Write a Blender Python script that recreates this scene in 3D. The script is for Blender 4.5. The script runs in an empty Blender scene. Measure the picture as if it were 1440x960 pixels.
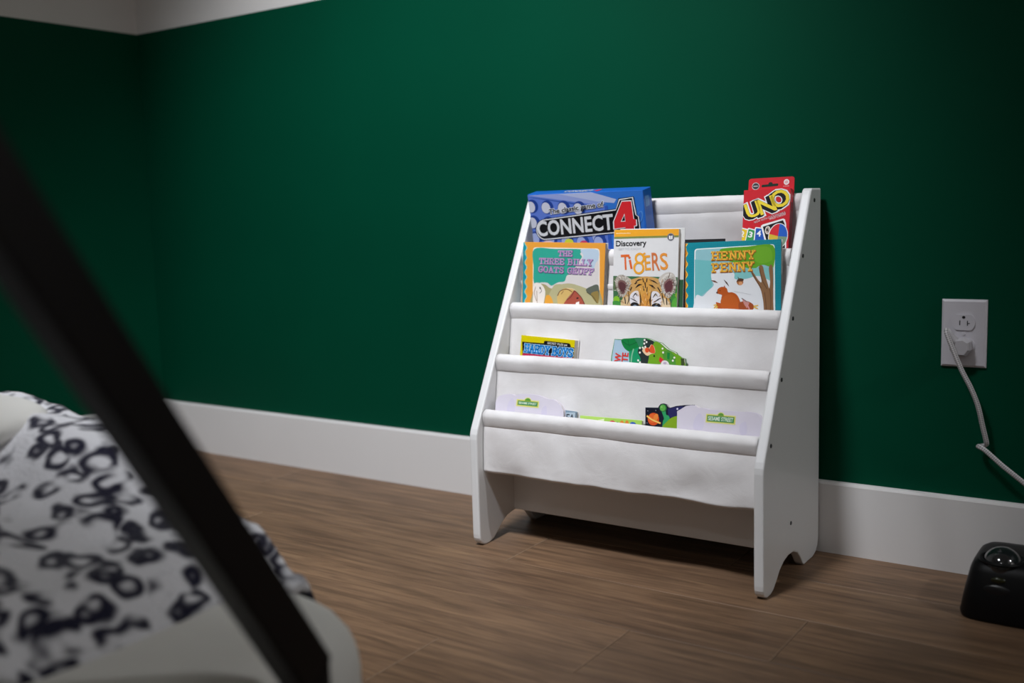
import bpy, bmesh, math, random
from mathutils import Vector, Matrix, noise
from mathutils.geometry import tessellate_polygon

random.seed(7)
SC = bpy.context.scene
COL = SC.collection
R = math.radians

# ------------------------------------------------------------------ camera, world, exposure
cam_d = bpy.data.cameras.new('camera')
cam = bpy.data.objects.new('camera', cam_d)
COL.objects.link(cam)
_r = Vector((0.82748661, 0.56062757, -0.03102638))
_u = Vector((-0.04636952, 0.12330137, 0.99128535))
_f = Vector((-0.55956749, 0.81883667, -0.12802626))
cm = Matrix((_r, _u, -_f)).transposed().to_4x4()
cm.translation = Vector((2.2838, -1.7051, 0.5958))
cam.matrix_world = cm
cam_d.sensor_width = 36.0
cam_d.lens = 36.377
cam_d.clip_start = 0.02
cam_d.dof.use_dof = True
cam_d.dof.focus_distance = 1.70
cam_d.dof.aperture_fstop = 2.2
SC.camera = cam

world = bpy.data.worlds.new('world')
SC.world = world
world.use_nodes = True
world.node_tree.nodes['Background'].inputs[0].default_value = (0.9, 0.95, 1.0, 1)
world.node_tree.nodes['Background'].inputs[1].default_value = 0.02

SC.view_settings.view_transform = 'Standard'
SC.view_settings.look = 'None'
SC.view_settings.gamma = 1.0
SC.view_settings.use_curve_mapping = False
SC.view_settings.exposure = 0.0
LAMP = dict(loc=(1.40, -1.40, 2.225), aim=(0.97, -0.06, 0.49), power=405.0, angle=62, blend=1.0, radius=0.17, color=(0.94, 0.97, 1.02))
ROOM_FILL = dict(loc=(2.10, -2.75, 2.235), power=11.0, color=(0.96, 0.98, 1.0))  # added fill lamp behind the camera, lifts the shelf fronts and rail
HALL_FILL = dict(loc=(4.30, -0.55, 2.235), power=88.0, color=(0.96, 0.98, 1.0))  # added fill lamp, throws side light on the shelf through the added doorway

# ------------------------------------------------------------------ helpers
def lin(c):
    c = c / 255.0
    return c / 12.92 if c <= 0.04045 else ((c + 0.055) / 1.055) ** 2.4

def hexc(h):
    h = h.lstrip('#')
    return tuple(lin(int(h[i:i + 2], 16)) for i in (0, 2, 4)) + (1.0,)

_mats = {}
def plain(h, rough=0.45, spec=0.4, name=None, noise_amt=0.04, scale=60.0, bump=0.0, metal=0.0, coat=0.0):
    key = (h, rough, spec, noise_amt, bump, metal, coat)
    if key in _mats:
        return _mats[key]
    m = bpy.data.materials.new(name or ('colour_' + h.strip('#')))
    m.use_nodes = True
    nt = m.node_tree
    b = nt.nodes['Principled BSDF']
    b.inputs['Roughness'].default_value = rough
    b.inputs['Specular IOR Level'].default_value = spec
    b.inputs['Metallic'].default_value = metal
    b.inputs['Coat Weight'].default_value = coat
    c = hexc(h)
    tc = nt.nodes.new('ShaderNodeTexCoord')
    n = nt.nodes.new('ShaderNodeTexNoise')
    n.inputs['Scale'].default_value = scale
    n.inputs['Detail'].default_value = 4
    nt.links.new(tc.outputs['Object'], n.inputs['Vector'])
    mx = nt.nodes.new('ShaderNodeMix')
    mx.data_type = 'RGBA'
    mx.inputs[6].default_value = tuple(max(0, v * (1 - noise_amt)) for v in c[:3]) + (1,)
    mx.inputs[7].default_value = tuple(min(1, v * (1 + noise_amt)) for v in c[:3]) + (1,)
    nt.links.new(n.outputs['Fac'], mx.inputs[0])
    nt.links.new(mx.outputs[2], b.inputs['Base Color'])
    if bump:
        bp = nt.nodes.new('ShaderNodeBump')
        bp.inputs['Strength'].default_value = bump
        bp.inputs['Distance'].default_value = 0.002
        nt.links.new(n.outputs['Fac'], bp.inputs['Height'])
        nt.links.new(bp.outputs['Normal'], b.inputs['Normal'])
    _mats[key] = m
    return m

def link(name, me, mats, parent=None):
    o = bpy.data.objects.new(name, me)
    COL.objects.link(o)
    for m in (mats if isinstance(mats, (list, tuple)) else [mats]):
        if m.name not in [x.name for x in me.materials]:
            me.materials.append(m)
    if parent:
        o.parent = parent
    return o

def obj(name, bm, mats, parent=None, smooth=False):
    bmesh.ops.recalc_face_normals(bm, faces=bm.faces)
    me = bpy.data.meshes.new(name)
    bm.to_mesh(me)
    bm.free()
    if smooth:
        for p in me.polygons:
            p.use_smooth = True
    return link(name, me, mats, parent)

def thing(name, label, cat, loc=(0, 0, 0), rot=None, group=None):
    o = bpy.data.objects.new(name, None)
    COL.objects.link(o)
    o.empty_display_size = 0.05
    if rot is not None:
        o.matrix_world = Matrix.Translation(Vector(loc)) @ rot
    else:
        o.location = loc
    return tag(o, label, cat, group)

def tag(o, label=None, cat=None, group=None, kind=None):
    if label: o['label'] = label
    if cat: o['category'] = cat
    if group: o['group'] = group
    if kind: o['kind'] = kind
    return o

def box(bm, x0, x1, y0, y1, z0, z1, bev=0.0, seg=2):
    r = bmesh.ops.create_cube(bm, size=1.0)
    vs = r['verts']
    for v in vs:
        v.co = Vector(((x0 + x1) / 2 + v.co.x * (x1 - x0), (y0 + y1) / 2 + v.co.y * (y1 - y0), (z0 + z1) / 2 + v.co.z * (z1 - z0)))
    if bev:
        es = list({e for v in vs for e in v.link_edges})
        bmesh.ops.bevel(bm, geom=es, offset=bev, segments=seg, affect='EDGES', profile=0.5)
    return bm

def B(*a, **k):
    return box(bmesh.new(), *a, **k)

def prism_x(prof, x0, x1, bev=0.0, seg=2):
    """outline of (y, z) points pushed along X"""
    bm = bmesh.new()
    vs = [bm.verts.new((x0, y, z)) for y, z in prof]
    f = bm.faces.new(vs)
    ex = bmesh.ops.extrude_face_region(bm, geom=[f])
    for g in ex['geom']:
        if isinstance(g, bmesh.types.BMVert):
            g.co.x = x1
    if bev:
        es = [e for e in bm.edges if abs(e.verts[0].co.x - e.verts[1].co.x) < 1e-7]
        bmesh.ops.bevel(bm, geom=es, offset=bev, segments=seg, affect='EDGES', profile=0.5)
    return bm

def prism_y(prof, y0, y1):
    """outline of (x, z) points pushed along Y"""
    bm = bmesh.new()
    a = [bm.verts.new((x, y0, z)) for x, z in prof]
    b = [bm.verts.new((x, y1, z)) for x, z in prof]
    tris = tessellate_polygon([[Vector((x, z, 0)) for x, z in prof]])
    for t in tris:
        bm.faces.new([a[i] for i in t])
        bm.faces.new([b[i] for i in reversed(t)])
    n = len(a)
    for i in range(n):
        bm.faces.new((a[i], a[(i + 1) % n], b[(i + 1) % n], b[i]))
    return bm

def tube(bm, pts, rad, seg=12, uv=False):
    pts = [Vector(p) for p in pts]
    n = len(pts)
    rad = rad if isinstance(rad, (list, tuple)) else [rad] * n
    prev = None
    rings = []
    length = 0.0
    lens = []
    for i, p in enumerate(pts):
        if i: length += (p - pts[i - 1]).length
        lens.append(length)
        t = (pts[min(i + 1, n - 1)] - pts[max(i - 1, 0)]).normalized()
        if prev is None:
            a = t.orthogonal().normalized()
        else:
            a = (prev - t * prev.dot(t)).normalized()
        prev = a
        b = t.cross(a)
        rings.append([bm.verts.new(p + (a * math.cos(2 * math.pi * k / seg) + b * math.sin(2 * math.pi * k / seg)) * rad[i]) for k in range(seg)])
    lay = bm.loops.layers.uv.verify() if uv else None
    for i in range(n - 1):
        for k in range(seg):
            f = bm.faces.new((rings[i][k], rings[i][(k + 1) % seg], rings[i + 1][(k + 1) % seg], rings[i + 1][k]))
            f.smooth = True
            if uv:
                q = [(lens[i], k), (lens[i], k + 1), (lens[i + 1], k + 1), (lens[i + 1], k)]
                for lp, (u, v) in zip(f.loops, q):
                    lp[lay].uv = (u, v / seg)
    bm.faces.new(rings[0][::-1])
    bm.faces.new(rings[-1])
    return bm

def spline(pts, n=8, closed=False):
    out = []
    P = [Vector(p) for p in pts]
    m = len(P)
    for i in range(m if closed else m - 1):
        p0 = P[(i - 1) % m] if closed or i > 0 else P[0] * 2 - P[1]
        p1, p2 = P[i], P[(i + 1) % m]
        p3 = P[(i + 2) % m] if closed or i + 2 < m else P[-1] * 2 - P[-2]
        for k in range(n):
            t = k / n
            out.append(0.5 * ((2 * p1) + (p2 - p0) * t + (2 * p0 - 5 * p1 + 4 * p2 - p3) * t * t + (3 * p1 - p0 - 3 * p2 + p3) * t ** 3))
    if not closed: out.append(P[-1])
    return out

def arc(cx, cy, rx, ry, a0, a1, n):
    return [(cx + rx * math.cos(R(a0 + (a1 - a0) * i / n)), cy + ry * math.sin(R(a0 + (a1 - a0) * i / n))) for i in range(n + 1)]

# ------------------------------------------------------------------ surface materials
def mat_nodes(name):
    m = bpy.data.materials.new(name)
    m.use_nodes = True
    return m, m.node_tree, m.node_tree.nodes['Principled BSDF']

def ramp(nt, stops, interp='LINEAR'):
    n = nt.nodes.new('ShaderNodeValToRGB')
    n.color_ramp.interpolation = interp
    e = n.color_ramp.elements
    while len(e) < len(stops): e.new(0.5)
    for k, (p, c) in enumerate(stops):
        e[k].position = p
        e[k].color = c
    return n

def wall_paint(name, h, rough, spec):
    m, nt, b = mat_nodes(name)
    b.inputs['Roughness'].default_value = rough
    b.inputs['Specular IOR Level'].default_value = spec
    tc = nt.nodes.new('ShaderNodeTexCoord')
    n = nt.nodes.new('ShaderNodeTexNoise')
    n.inputs['Scale'].default_value = 260
    n.inputs['Detail'].default_value = 3
    n2 = nt.nodes.new('ShaderNodeTexNoise')
    n2.inputs['Scale'].default_value = 3
    nt.links.new(tc.outputs['Object'], n.inputs['Vector'])
    nt.links.new(tc.outputs['Object'], n2.inputs['Vector'])
    c = hexc(h)
    rp = ramp(nt, [(0.3, tuple(v * 0.95 for v in c[:3]) + (1,)), (0.7, tuple(v * 1.05 for v in c[:3]) + (1,))])
    nt.links.new(n2.outputs['Fac'], rp.inputs[0])
    nt.links.new(rp.outputs[0], b.inputs['Base Color'])
    bp = nt.nodes.new('ShaderNodeBump')
    bp.inputs['Strength'].default_value = 0.08
    bp.inputs['Distance'].default_value = 0.001
    nt.links.new(n.outputs['Fac'], bp.inputs['Height'])
    nt.links.new(bp.outputs['Normal'], b.inputs['Normal'])
    return m

GREEN = wall_paint('green_wall_paint', '#00402c', 0.55, 0.06)
WHITE_WALL = wall_paint('white_wall_paint', '#d8d5d2', 0.6, 0.3)
CEIL = wall_paint('ceiling_paint', '#e6e4e0', 0.8, 0.2)
TRIM = plain('#dcdad9', 0.38, 0.4, 'white_trim_paint', 0.02, 8)
SHELF = plain('#dedede', 0.36, 0.4, 'white_lacquer', 0.015, 10)

def wood():
    m, nt, b = mat_nodes('plank_wood')
    tc = nt.nodes.new('ShaderNodeTexCoord')
    oi = nt.nodes.new('ShaderNodeObjectInfo')
    add = nt.nodes.new('ShaderNodeVectorMath'); add.operation = 'ADD'
    sc = nt.nodes.new('ShaderNodeVectorMath'); sc.operation = 'SCALE'
    cmb = nt.nodes.new('ShaderNodeCombineXYZ')
    for i in range(3): nt.links.new(oi.outputs['Random'], cmb.inputs[i])
    nt.links.new(cmb.outputs[0], sc.inputs[0]); sc.inputs['Scale'].default_value = 37.0
    nt.links.new(tc.outputs['Object'], add.inputs[0]); nt.links.new(sc.outputs[0], add.inputs[1])
    mp = nt.nodes.new('ShaderNodeMapping'); mp.inputs['Scale'].default_value = (2.8, 38.0, 38.0)
    nt.links.new(add.outputs[0], mp.inputs['Vector'])
    g = nt.nodes.new('ShaderNodeTexNoise'); g.inputs['Scale'].default_value = 2.2; g.inputs['Detail'].default_value = 9
    g.inputs['Roughness'].default_value = 0.62; g.inputs['Distortion'].default_value = 0.6
    nt.links.new(mp.outputs[0], g.inputs['Vector'])
    mp2 = nt.nodes.new('ShaderNodeMapping'); mp2.inputs['Scale'].default_value = (1.3, 5.0, 5.0)
    nt.links.new(add.outputs[0], mp2.inputs['Vector'])
    g2 = nt.nodes.new('ShaderNodeTexNoise'); g2.inputs['Scale'].default_value = 2.0; g2.inputs['Detail'].default_value = 4
    g2.inputs['Distortion'].default_value = 1.2
    nt.links.new(mp2.outputs[0], g2.inputs['Vector'])
    mp3 = nt.nodes.new('ShaderNodeMapping'); mp3.inputs['Scale'].default_value = (6.0, 160.0, 160.0)
    nt.links.new(add.outputs[0], mp3.inputs['Vector'])
    g3 = nt.nodes.new('ShaderNodeTexNoise'); g3.inputs['Scale'].default_value = 1.0; g3.inputs['Detail'].default_value = 3
    nt.links.new(mp3.outputs[0], g3.inputs['Vector'])
    r1 = ramp(nt, [(0.30, hexc('#5f4c3b')), (0.48, hexc('#775e4a')), (0.62, hexc('#876c54')), (0.8, hexc('#94795d'))])
    nt.links.new(g.outputs['Fac'], r1.inputs[0])
    r2 = ramp(nt, [(0.3, (0.80, 0.77, 0.75, 1)), (0.5, (0.96, 0.95, 0.94, 1)), (0.72, (1.08, 1.05, 1.0, 1))])
    nt.links.new(g2.outputs['Fac'], r2.inputs[0])
    r3 = ramp(nt, [(0.3, (0.86, 0.86, 0.86, 1)), (0.7, (1.06, 1.06, 1.06, 1))])
    nt.links.new(g3.outputs['Fac'], r3.inputs[0])
    r4 = ramp(nt, [(0.0, (0.88, 0.87, 0.86, 1)), (1.0, (1.08, 1.06, 1.04, 1))])
    nt.links.new(oi.outputs['Random'], r4.inputs[0])
    last = r1.outputs[0]
    for rr in (r2, r3, r4):
        mx = nt.nodes.new('ShaderNodeMix'); mx.data_type = 'RGBA'; mx.blend_type = 'MULTIPLY'
        mx.inputs[0].default_value = 1.0
        nt.links.new(last, mx.inputs[6]); nt.links.new(rr.outputs[0], mx.inputs[7])
        last = mx.outputs[2]
    nt.links.new(last, b.inputs['Base Color'])
    b.inputs['Roughness'].default_value = 0.5
    b.inputs['Specular IOR Level'].default_value = 0.3
    bp = nt.nodes.new('ShaderNodeBump'); bp.inputs['Strength'].default_value = 0.12; bp.inputs['Distance'].default_value = 0.001
    nt.links.new(g3.outputs['Fac'], bp.inputs['Height']); nt.links.new(bp.outputs['Normal'], b.inputs['Normal'])
    return m
WOOD = wood()

def canvas():
    m, nt, b = mat_nodes('white_canvas')
    b.inputs['Roughness'].default_value = 0.9
    b.inputs['Specular IOR Level'].default_value = 0.1
    tc = nt.nodes.new('ShaderNodeTexCoord')
    n = nt.nodes.new('ShaderNodeTexNoise'); n.inputs['Scale'].default_value = 14; n.inputs['Detail'].default_value = 5
    nt.links.new(tc.outputs['Object'], n.inputs['Vector'])
    rp = ramp(nt, [(0.25, hexc('#cfcbca')), (0.75, hexc('#e4e2e2'))])
    nt.links.new(n.outputs['Fac'], rp.inputs[0])
    nt.links.new(rp.outputs[0], b.inputs['Base Color'])
    w = nt.nodes.new('ShaderNodeTexNoise'); w.inputs['Scale'].default_value = 900; w.inputs['Detail'].default_value = 1
    nt.links.new(tc.outputs['Object'], w.inputs['Vector'])
    wr = nt.nodes.new('ShaderNodeTexNoise'); wr.inputs['Scale'].default_value = 22; wr.inputs['Detail'].default_value = 3
    wr.inputs['Distortion'].default_value = 1.0
    nt.links.new(tc.outputs['Object'], wr.inputs['Vector'])
    bp = nt.nodes.new('ShaderNodeBump'); bp.inputs['Strength'].default_value = 0.25; bp.inputs['Distance'].default_value = 0.0006
    nt.links.new(w.outputs['Fac'], bp.inputs['Height'])
    bp2 = nt.nodes.new('ShaderNodeBump'); bp2.inputs['Strength'].default_value = 0.22; bp2.inputs['Distance'].default_value = 0.004
    nt.links.new(wr.outputs['Fac'], bp2.inputs['Height']); nt.links.new(bp.outputs['Normal'], bp2.inputs['Normal'])
    nt.links.new(bp2.outputs['Normal'], b.inputs['Normal'])
    return m
CANVAS = canvas()

# ------------------------------------------------------------------ the room
RX, RY, RZ, PAINT = 3.40, -3.20, 2.25, 1.0583

def two_tone_wall(name, lower, upper):
    """lower: green up to the paint line, upper: white above it"""
    bm = bmesh.new()
    box(bm, *lower)
    nf = len(bm.faces)
    box(bm, *upper)
    bm.faces.ensure_lookup_table()
    for i, f in enumerate(bm.faces): f.material_index = 0 if i < nf else 1
    return tag(obj(name, bm, [GREEN, WHITE_WALL]), kind='structure')

two_tone_wall('wall_back', (-0.1, RX + 0.1, 0, 0.1, -0.05, PAINT), (-0.1, RX + 0.1, 0, 0.1, PAINT, RZ))
two_tone_wall('wall_left', (-0.1, 0, RY, 0, -0.05, PAINT), (-0.1, 0, RY, 0, PAINT, RZ))
DY0, DY1, DZ = -1.00, -0.22, 1.90          # doorway added in the right wall to let the hall fill light in
bm = B(RX, RX + 0.1, RY, DY0, -0.05, RZ)
box(bm, RX, RX + 0.1, DY1, 0, -0.05, RZ)
box(bm, RX, RX + 0.1, DY0, DY1, DZ, RZ)
tag(obj('wall_right', bm, WHITE_WALL), kind='structure')
bm = B(RX - 0.012, RX, DY0 - 0.06, DY0, 0.0, DZ + 0.06)
box(bm, RX - 0.012, RX, DY1, DY1 + 0.06, 0.0, DZ + 0.06)
box(bm, RX - 0.012, RX, DY0, DY1, DZ, DZ + 0.06)
tag(obj('trim_1', bm, TRIM), kind='structure')  # trim round the added doorway
HX = 5.2  # unseen hall, added to hold the side fill lamp
bm = B(HX, HX + 0.1, RY, 0.5, -0.05, RZ)
box(bm, RX + 0.1, HX + 0.1, 0.4, 0.5, -0.05, RZ)
box(bm, RX + 0.1, HX + 0.1, RY - 0.1, RY, -0.05, RZ)
tag(obj('wall_added_hall', bm, WHITE_WALL), kind='structure')
tag(obj('ceiling_added_hall', B(RX + 0.1, HX + 0.1, RY - 0.1, 0.5, RZ, RZ + 0.06), CEIL), kind='structure')
tag(obj('wall_front', B(-0.1, RX + 0.1, RY - 0.1, RY, -0.05, RZ), WHITE_WALL), kind='structure')
tag(obj('ceiling', B(-0.1, RX + 0.1, RY - 0.1, 0.1, RZ, RZ + 0.06), CEIL), kind='structure')

floor = tag(obj('floor', B(-0.1, RX + 0.1, RY - 0.1, 0.1, -0.05, -0.008), plain('#6a5747', 0.8, 0.2, 'subfloor')), kind='structure')
ROW = 0.1555
JOINT = {1: 1.305, 2: 1.827, 3: 1.623, 4: 1.405}
plank_mesh = {}
EDGE = plain('#8d7560', 0.6, 0.3, 'plank_edge_highlight', 0.15, 30)  # paler tone for the highlight painted on plank end bevels
for r in range(21):
    y1 = -ROW * r
    y0 = max(RY, y1 - ROW)
    j = JOINT.get(r, random.uniform(0.2, 1.2))
    L = 1.12
    xs = [j + L * k for k in range(-3, 4)]
    xs = sorted([0.0] + [x for x in xs if 0.02 < x < RX - 0.02] + [RX])
    for a, c in zip(xs[:-1], xs[1:]):
        key = (round(c - a, 4), round(y1 - y0, 4))
        if key not in plank_mesh:
            bm = B(0, c - a - 0.0010, 0.0002, y1 - y0 - 0.0002, -0.008, 0.0)
            es = [e for e in bm.edges if e.verts[0].co.z > -1e-4 and e.verts[1].co.z > -1e-4]
            bmesh.ops.bevel(bm, geom=es, offset=0.0009, segments=1, affect='EDGES')
            bmesh.ops.recalc_face_normals(bm, faces=bm.faces)
            for f in bm.faces:
                f.normal_update()
                if 0.3 < f.normal.z < 0.95 and abs(f.normal.x) > 0.3: f.material_index = 1      # end bevels painted paler, a joint highlight put into the colour
            me = bpy.data.meshes.new('plank'); bm.to_mesh(me); bm.free()
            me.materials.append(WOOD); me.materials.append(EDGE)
            plank_mesh[key] = me
        o = bpy.data.objects.new('plank', plank_mesh[key])
        COL.objects.link(o)
        o.parent = floor
        o.location = (a + 0.0005, y0, 0)

bb_prof = [(0, 0), (-0.012, 0), (-0.012, 0.1185), (-0.0105, 0.1222), (-0.0085, 0.1228), (0, 0.1228)]
tag(obj('floor_added_hall', B(RX, HX + 0.1, RY - 0.1, 0.5, -0.05, 0.0), WOOD), kind='structure')  # floor of the hall added for the side fill light
tag(obj('baseboard_back', prism_x(bb_prof, 0.0, RX), TRIM), kind='structure')
tag(obj('baseboard_left', prism_y([(-p[0], p[1]) for p in bb_prof], RY, -0.012), TRIM), kind='structure')

# ------------------------------------------------------------------ ceiling downlight (the room's lamp) and two added fill lamps
def ceiling_lamp(loc, aim, power, color, label, angle, blend, radius):
    t = thing('ceiling_light', label, 'light', (loc[0], loc[1], RZ))
    bm = bmesh.new()
    ring = [(radius, 0), (radius + 0.030, 0), (radius + 0.033, -0.004), (radius + 0.025, -0.010), (radius + 0.005, -0.010), (radius, -0.004)]
    n = 40
    vs = [[bm.verts.new((r * math.cos(2 * math.pi * k / n), r * math.sin(2 * math.pi * k / n), z)) for r, z in ring] for k in range(n)]
    for k in range(n):
        for i in range(len(ring)):
            bm.faces.new((vs[k][i], vs[k][(i + 1) % 6], vs[(k + 1) % n][(i + 1) % 6], vs[(k + 1) % n][i]))
    obj('trim_ring', bm, TRIM, t, True)
    bm = bmesh.new()
    bmesh.ops.create_circle(bm, cap_ends=True, segments=40, radius=radius)
    for v in bm.verts: v.co.z = -0.003
    m, nt, b = mat_nodes('lamp_glow')
    b.inputs['Emission Color'].default_value = (1, 0.95, 0.88, 1)
    b.inputs['Emission Strength'].default_value = 4.0
    obj('diffuser', bm, m, t)
    ld = bpy.data.lights.new('downlight', 'SPOT')
    ld.energy = power
    ld.color = color
    ld.spot_size = R(angle)
    ld.spot_blend = blend
    ld.shadow_soft_size = radius
    lo = bpy.data.objects.new('downlight', ld)
    COL.objects.link(lo)
    lo.parent = t
    lo.location = (0, 0, loc[2] - RZ)
    lo.rotation_euler = (Vector(aim) - Vector(loc)).to_track_quat('-Z', 'Y').to_euler()
    return t
ceiling_lamp(LAMP['loc'], LAMP['aim'], LAMP['power'], LAMP['color'], 'round white recessed ceiling spotlight aimed at the bookshelf', LAMP['angle'], LAMP['blend'], LAMP['radius'])
rl = ROOM_FILL['loc']
ceiling_lamp(rl, (rl[0], rl[1], 0), ROOM_FILL['power'], ROOM_FILL['color'], 'added round white ceiling fill light, unseen, near the wall opposite the bookshelf', 165, 0.3, 0.06)
hl = HALL_FILL['loc']
ceiling_lamp(hl, (hl[0], hl[1], 0), HALL_FILL['power'], HALL_FILL['color'], 'added round white ceiling fill light in the unseen added hall beyond the doorway', 165, 0.3, 0.06)

# ------------------------------------------------------------------ sling bookshelf
XL, XR, TH = 1.2092, 1.7472, 0.0155
BARS = [(-.051, .593), (-.105, .507), (-.150, .413), (-.200, .325), (-.245, .232)]
BR = 0.0118
shelf = thing('sling_bookshelf', 'white wooden sling bookshelf with four canvas pockets against the green wall', 'bookshelf', ((XL + XR) / 2, -0.14, 0))
OX, OY = (XL + XR) / 2, -0.14

def panel_profile():
    p = [(-0.0165, 0.612), (-0.060, 0.612)]
    p += [(-0.0655, 0.6085), (-0.0695, 0.602)]
    p += [(-0.2715, 0.212), (-0.2745, 0.203), (-0.2755, 0.194)]
    p += [(-0.2755, 0.022)] + [(-0.2555 + 0.020 * math.cos(R(a)), 0.020 + 0.020 * math.sin(R(a))) for a in range(195, 271, 15)]
    p += [(-0.243, 0.0002)]
    p += [(-0.231, 0.004), (-0.219, 0.013), (-0.205, 0.025), (-0.187, 0.0345), (-0.165, 0.0385), (-0.142, 0.0375), (-0.122, 0.030), (-0.108, 0.018), (-0.098, 0.006), (-0.090, 0.0)]
    p += [(-0.045, 0.0), (-0.031, 0.004), (-0.021, 0.013), (-0.0165, 0.026)]
    return p
PP = [(y - OY, z) for y, z in panel_profile()]
for x0, x1 in ((XL, XL + TH), (XR - TH, XR)):
    obj('side_panel', prism_x(PP, x0 - OX, x1 - OX, 0.0028, 2), SHELF, shelf)
obj('front_rail', B(XL + TH - OX, XR - TH - OX, -0.165 - OY, -0.149 - OY, 0.041, 0.128, 0.0015), SHELF, shelf)
SCREW = plain('#4a4a4c', 0.35, 0.5, 'screw_steel', metal=0.7)
screw_me = None
for side, x in ((1, XR), (-1, XL)):
    for y, z in BARS + [(-.156, .089)]:
        if screw_me is None:
            bm = bmesh.new()
            bmesh.ops.create_cone(bm, cap_ends=True, segments=14, radius1=0.0034, radius2=0.0030, depth=0.0012, matrix=Matrix.Rotation(R(90), 4, 'Y'))
            box(bm, -0.0007, 0.0007, -0.0020, 0.0020, -0.0004, 0.0004)
            o = obj('screw', bm, SCREW, shelf)
            screw_me = o.data
        else:
            o = link('screw', screw_me, SCREW, shelf)
        o.location = (x - OX + side * 0.0004, y - OY, z)

X0, X1 = XL + TH + 0.0012, XR - TH - 0.0012
def wob(x, z, amp, seed):
    n = noise.noise(Vector((x * 9 + seed * 3.1, z * 13, seed * 1.7)))
    n2 = noise.noise(Vector((x * 26 + z * 14, z * 30 - x * 9, seed * 2.3 + 5)))
    return amp * (n + 0.4 * n2)

# dowels with their stitched canvas sleeves
for i, (y, z) in enumerate(BARS):
    d = obj('dowel', tube(bmesh.new(), [(XL + TH * 0.4 - OX, y - OY, z), (XR - TH * 0.4 - OX, y - OY, z)], 0.0085, 16), SHELF, shelf)
    bm = bmesh.new()
    nx = 70
    prof = [(-90 + a) for a in range(0, 316, 15)]
    rows = []
    for k in range(nx + 1):
        x = X0 + (X1 - X0) * k / nx
        row = []
        # teardrop: round over the dowel, tail running down to the seam
        tail = 0.0165 + 0.0012 * noise.noise(Vector((x * 12, i * 2.0, 0)))
        pr = []
        for a in range(0, 196, 13):            # from the back over the top to the front
            rr = BR + 0.0006 * noise.noise(Vector((x * 40, a * 0.02, i)))
            pr.append((y + rr * math.cos(R(a)), z + rr * math.sin(R(a))))
        yf = y - BR
        pr += [(yf + 0.0012, z - 0.008), (yf + 0.0035, z - tail + 0.001), (yf + 0.0048, z - tail - 0.0015)]
        pr += [(y + 0.002, z - tail - 0.001), (y + BR - 0.004, z - 0.010)]
        w = wob(x, z, 0.0008, i)
        rows.append([bm.verts.new((x - OX, yy - OY + w, zz + 0.4 * w)) for yy, zz in pr])
    m = len(rows[0])
    for k in range(nx):
        for q in range(m):
            f = bm.faces.new((rows[k][q], rows[k][(q + 1) % m], rows[k + 1][(q + 1) % m], rows[k + 1][q]))
            f.smooth = True
    bm.faces.new(rows[0]); bm.faces.new(rows[-1][::-1])
    obj('canvas_sleeve', bm, CANVAS, d)

SAG = [0.062, 0.086, 0.103, 0.102]
def sling(k):
    (yr, zr), (yf, zf) = BARS[k], BARS[k + 1]
    zb = zf - SAG[k]
    if k == 0:
        rear = [(yr - 0.007, zr - 0.012), (yr - 0.006, zr - 0.030), (yr + 0.004, zr - 0.070), (yr + 0.014, zr - 0.110), (-0.036, zb + 0.012)]
        low = [(-0.040, zb + 0.003), (-0.060, zb), (-0.090, zb), (yf - 0.012, zb + 0.004)]
    else:
        rear = [(yr - 0.0065, zr - 0.012), (yr - 0.0085, zr - 0.030), (yr - 0.0175, zr - 0.085), (yr - 0.0225, zr - 0.125), (yr - 0.0245, zb + 0.016)]
        ym = (yr - 0.0245 + yf - 0.012) / 2
        low = [(yr - 0.026, zb + 0.004), (ym, zb), (yf - 0.011, zb + 0.004)]
    front = [(yf - 0.0145, zb + 0.016), (yf - 0.0115, zf - 0.055), (yf - 0.004, zf - 0.026), (yf + 0.003, zf - 0.010)]
    if k == 3:
        front = [(yf - 0.0125, zb + 0.014), (yf - 0.0115, zf - 0.055), (yf - 0.0085, zf - 0.026), (yf - 0.004, zf - 0.010)]
    prof = spline([Vector((a, b)) for a, b in rear + low + front], 5)
    nx = 90
    bm = bmesh.new()
    rows = []
    m = len(prof)
    for c in range(nx + 1):
        s = c / nx
        x = X0 + (X1 - X0) * s
        sagx = 4 * s * (1 - s)
        row = []
        for q, p in enumerate(prof):
            t = q / (m - 1)
            y, z = p
            pin = min(1.0, min(t, 1 - t) * 9)
            amp = 0.0026 * pin
            dy = wob(x, z, amp, 1)
            if k == 3:                      # creases pulled from the lower corners
                dep = max(0.0, (zf - 0.02 - z)) / 0.1
                dy += 0.0034 * pin * dep * math.sin(34 * (x - X0) + 60 * (z - zb)) * math.exp(-((s - 0.12) / 0.14) ** 2)
                dy -= 0.0040 * pin * dep * math.sin(30 * (X1 - x) + 70 * (z - zb)) * math.exp(-((s - 0.84) / 0.15) ** 2)
                dy -= 0.0030 * pin * dep * math.exp(-((s - 0.55) / 0.2) ** 2)
            low_w = max(0.0, 1 - (z - zb) / 0.06) if z < zb + 0.06 else 0.0
            dz = low_w * (0.0009 * math.sin(x * 41 + 0.6) + 0.0022 * noise.noise(Vector((x * 14, 5, 2)))) if k == 3 else -low_w * (0.006 * sagx - 0.002)
            row.append(bm.verts.new((x - OX, y + dy - OY, z + dz + 0.0015 * low_w * noise.noise(Vector((x * 30, 2, k))))))
        rows.append(row)
    for c in range(nx):
        for q in range(m - 1):
            f = bm.faces.new((rows[c][q], rows[c][q + 1], rows[c + 1][q + 1], rows[c + 1][q]))
            f.smooth = True
    o = obj('canvas_pocket', bm, CANVAS, shelf, True)
    sm = o.modifiers.new('cloth_thickness', 'SOLIDIFY')
    sm.thickness = 0.0009
for k in range(4): sling(k)

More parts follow.
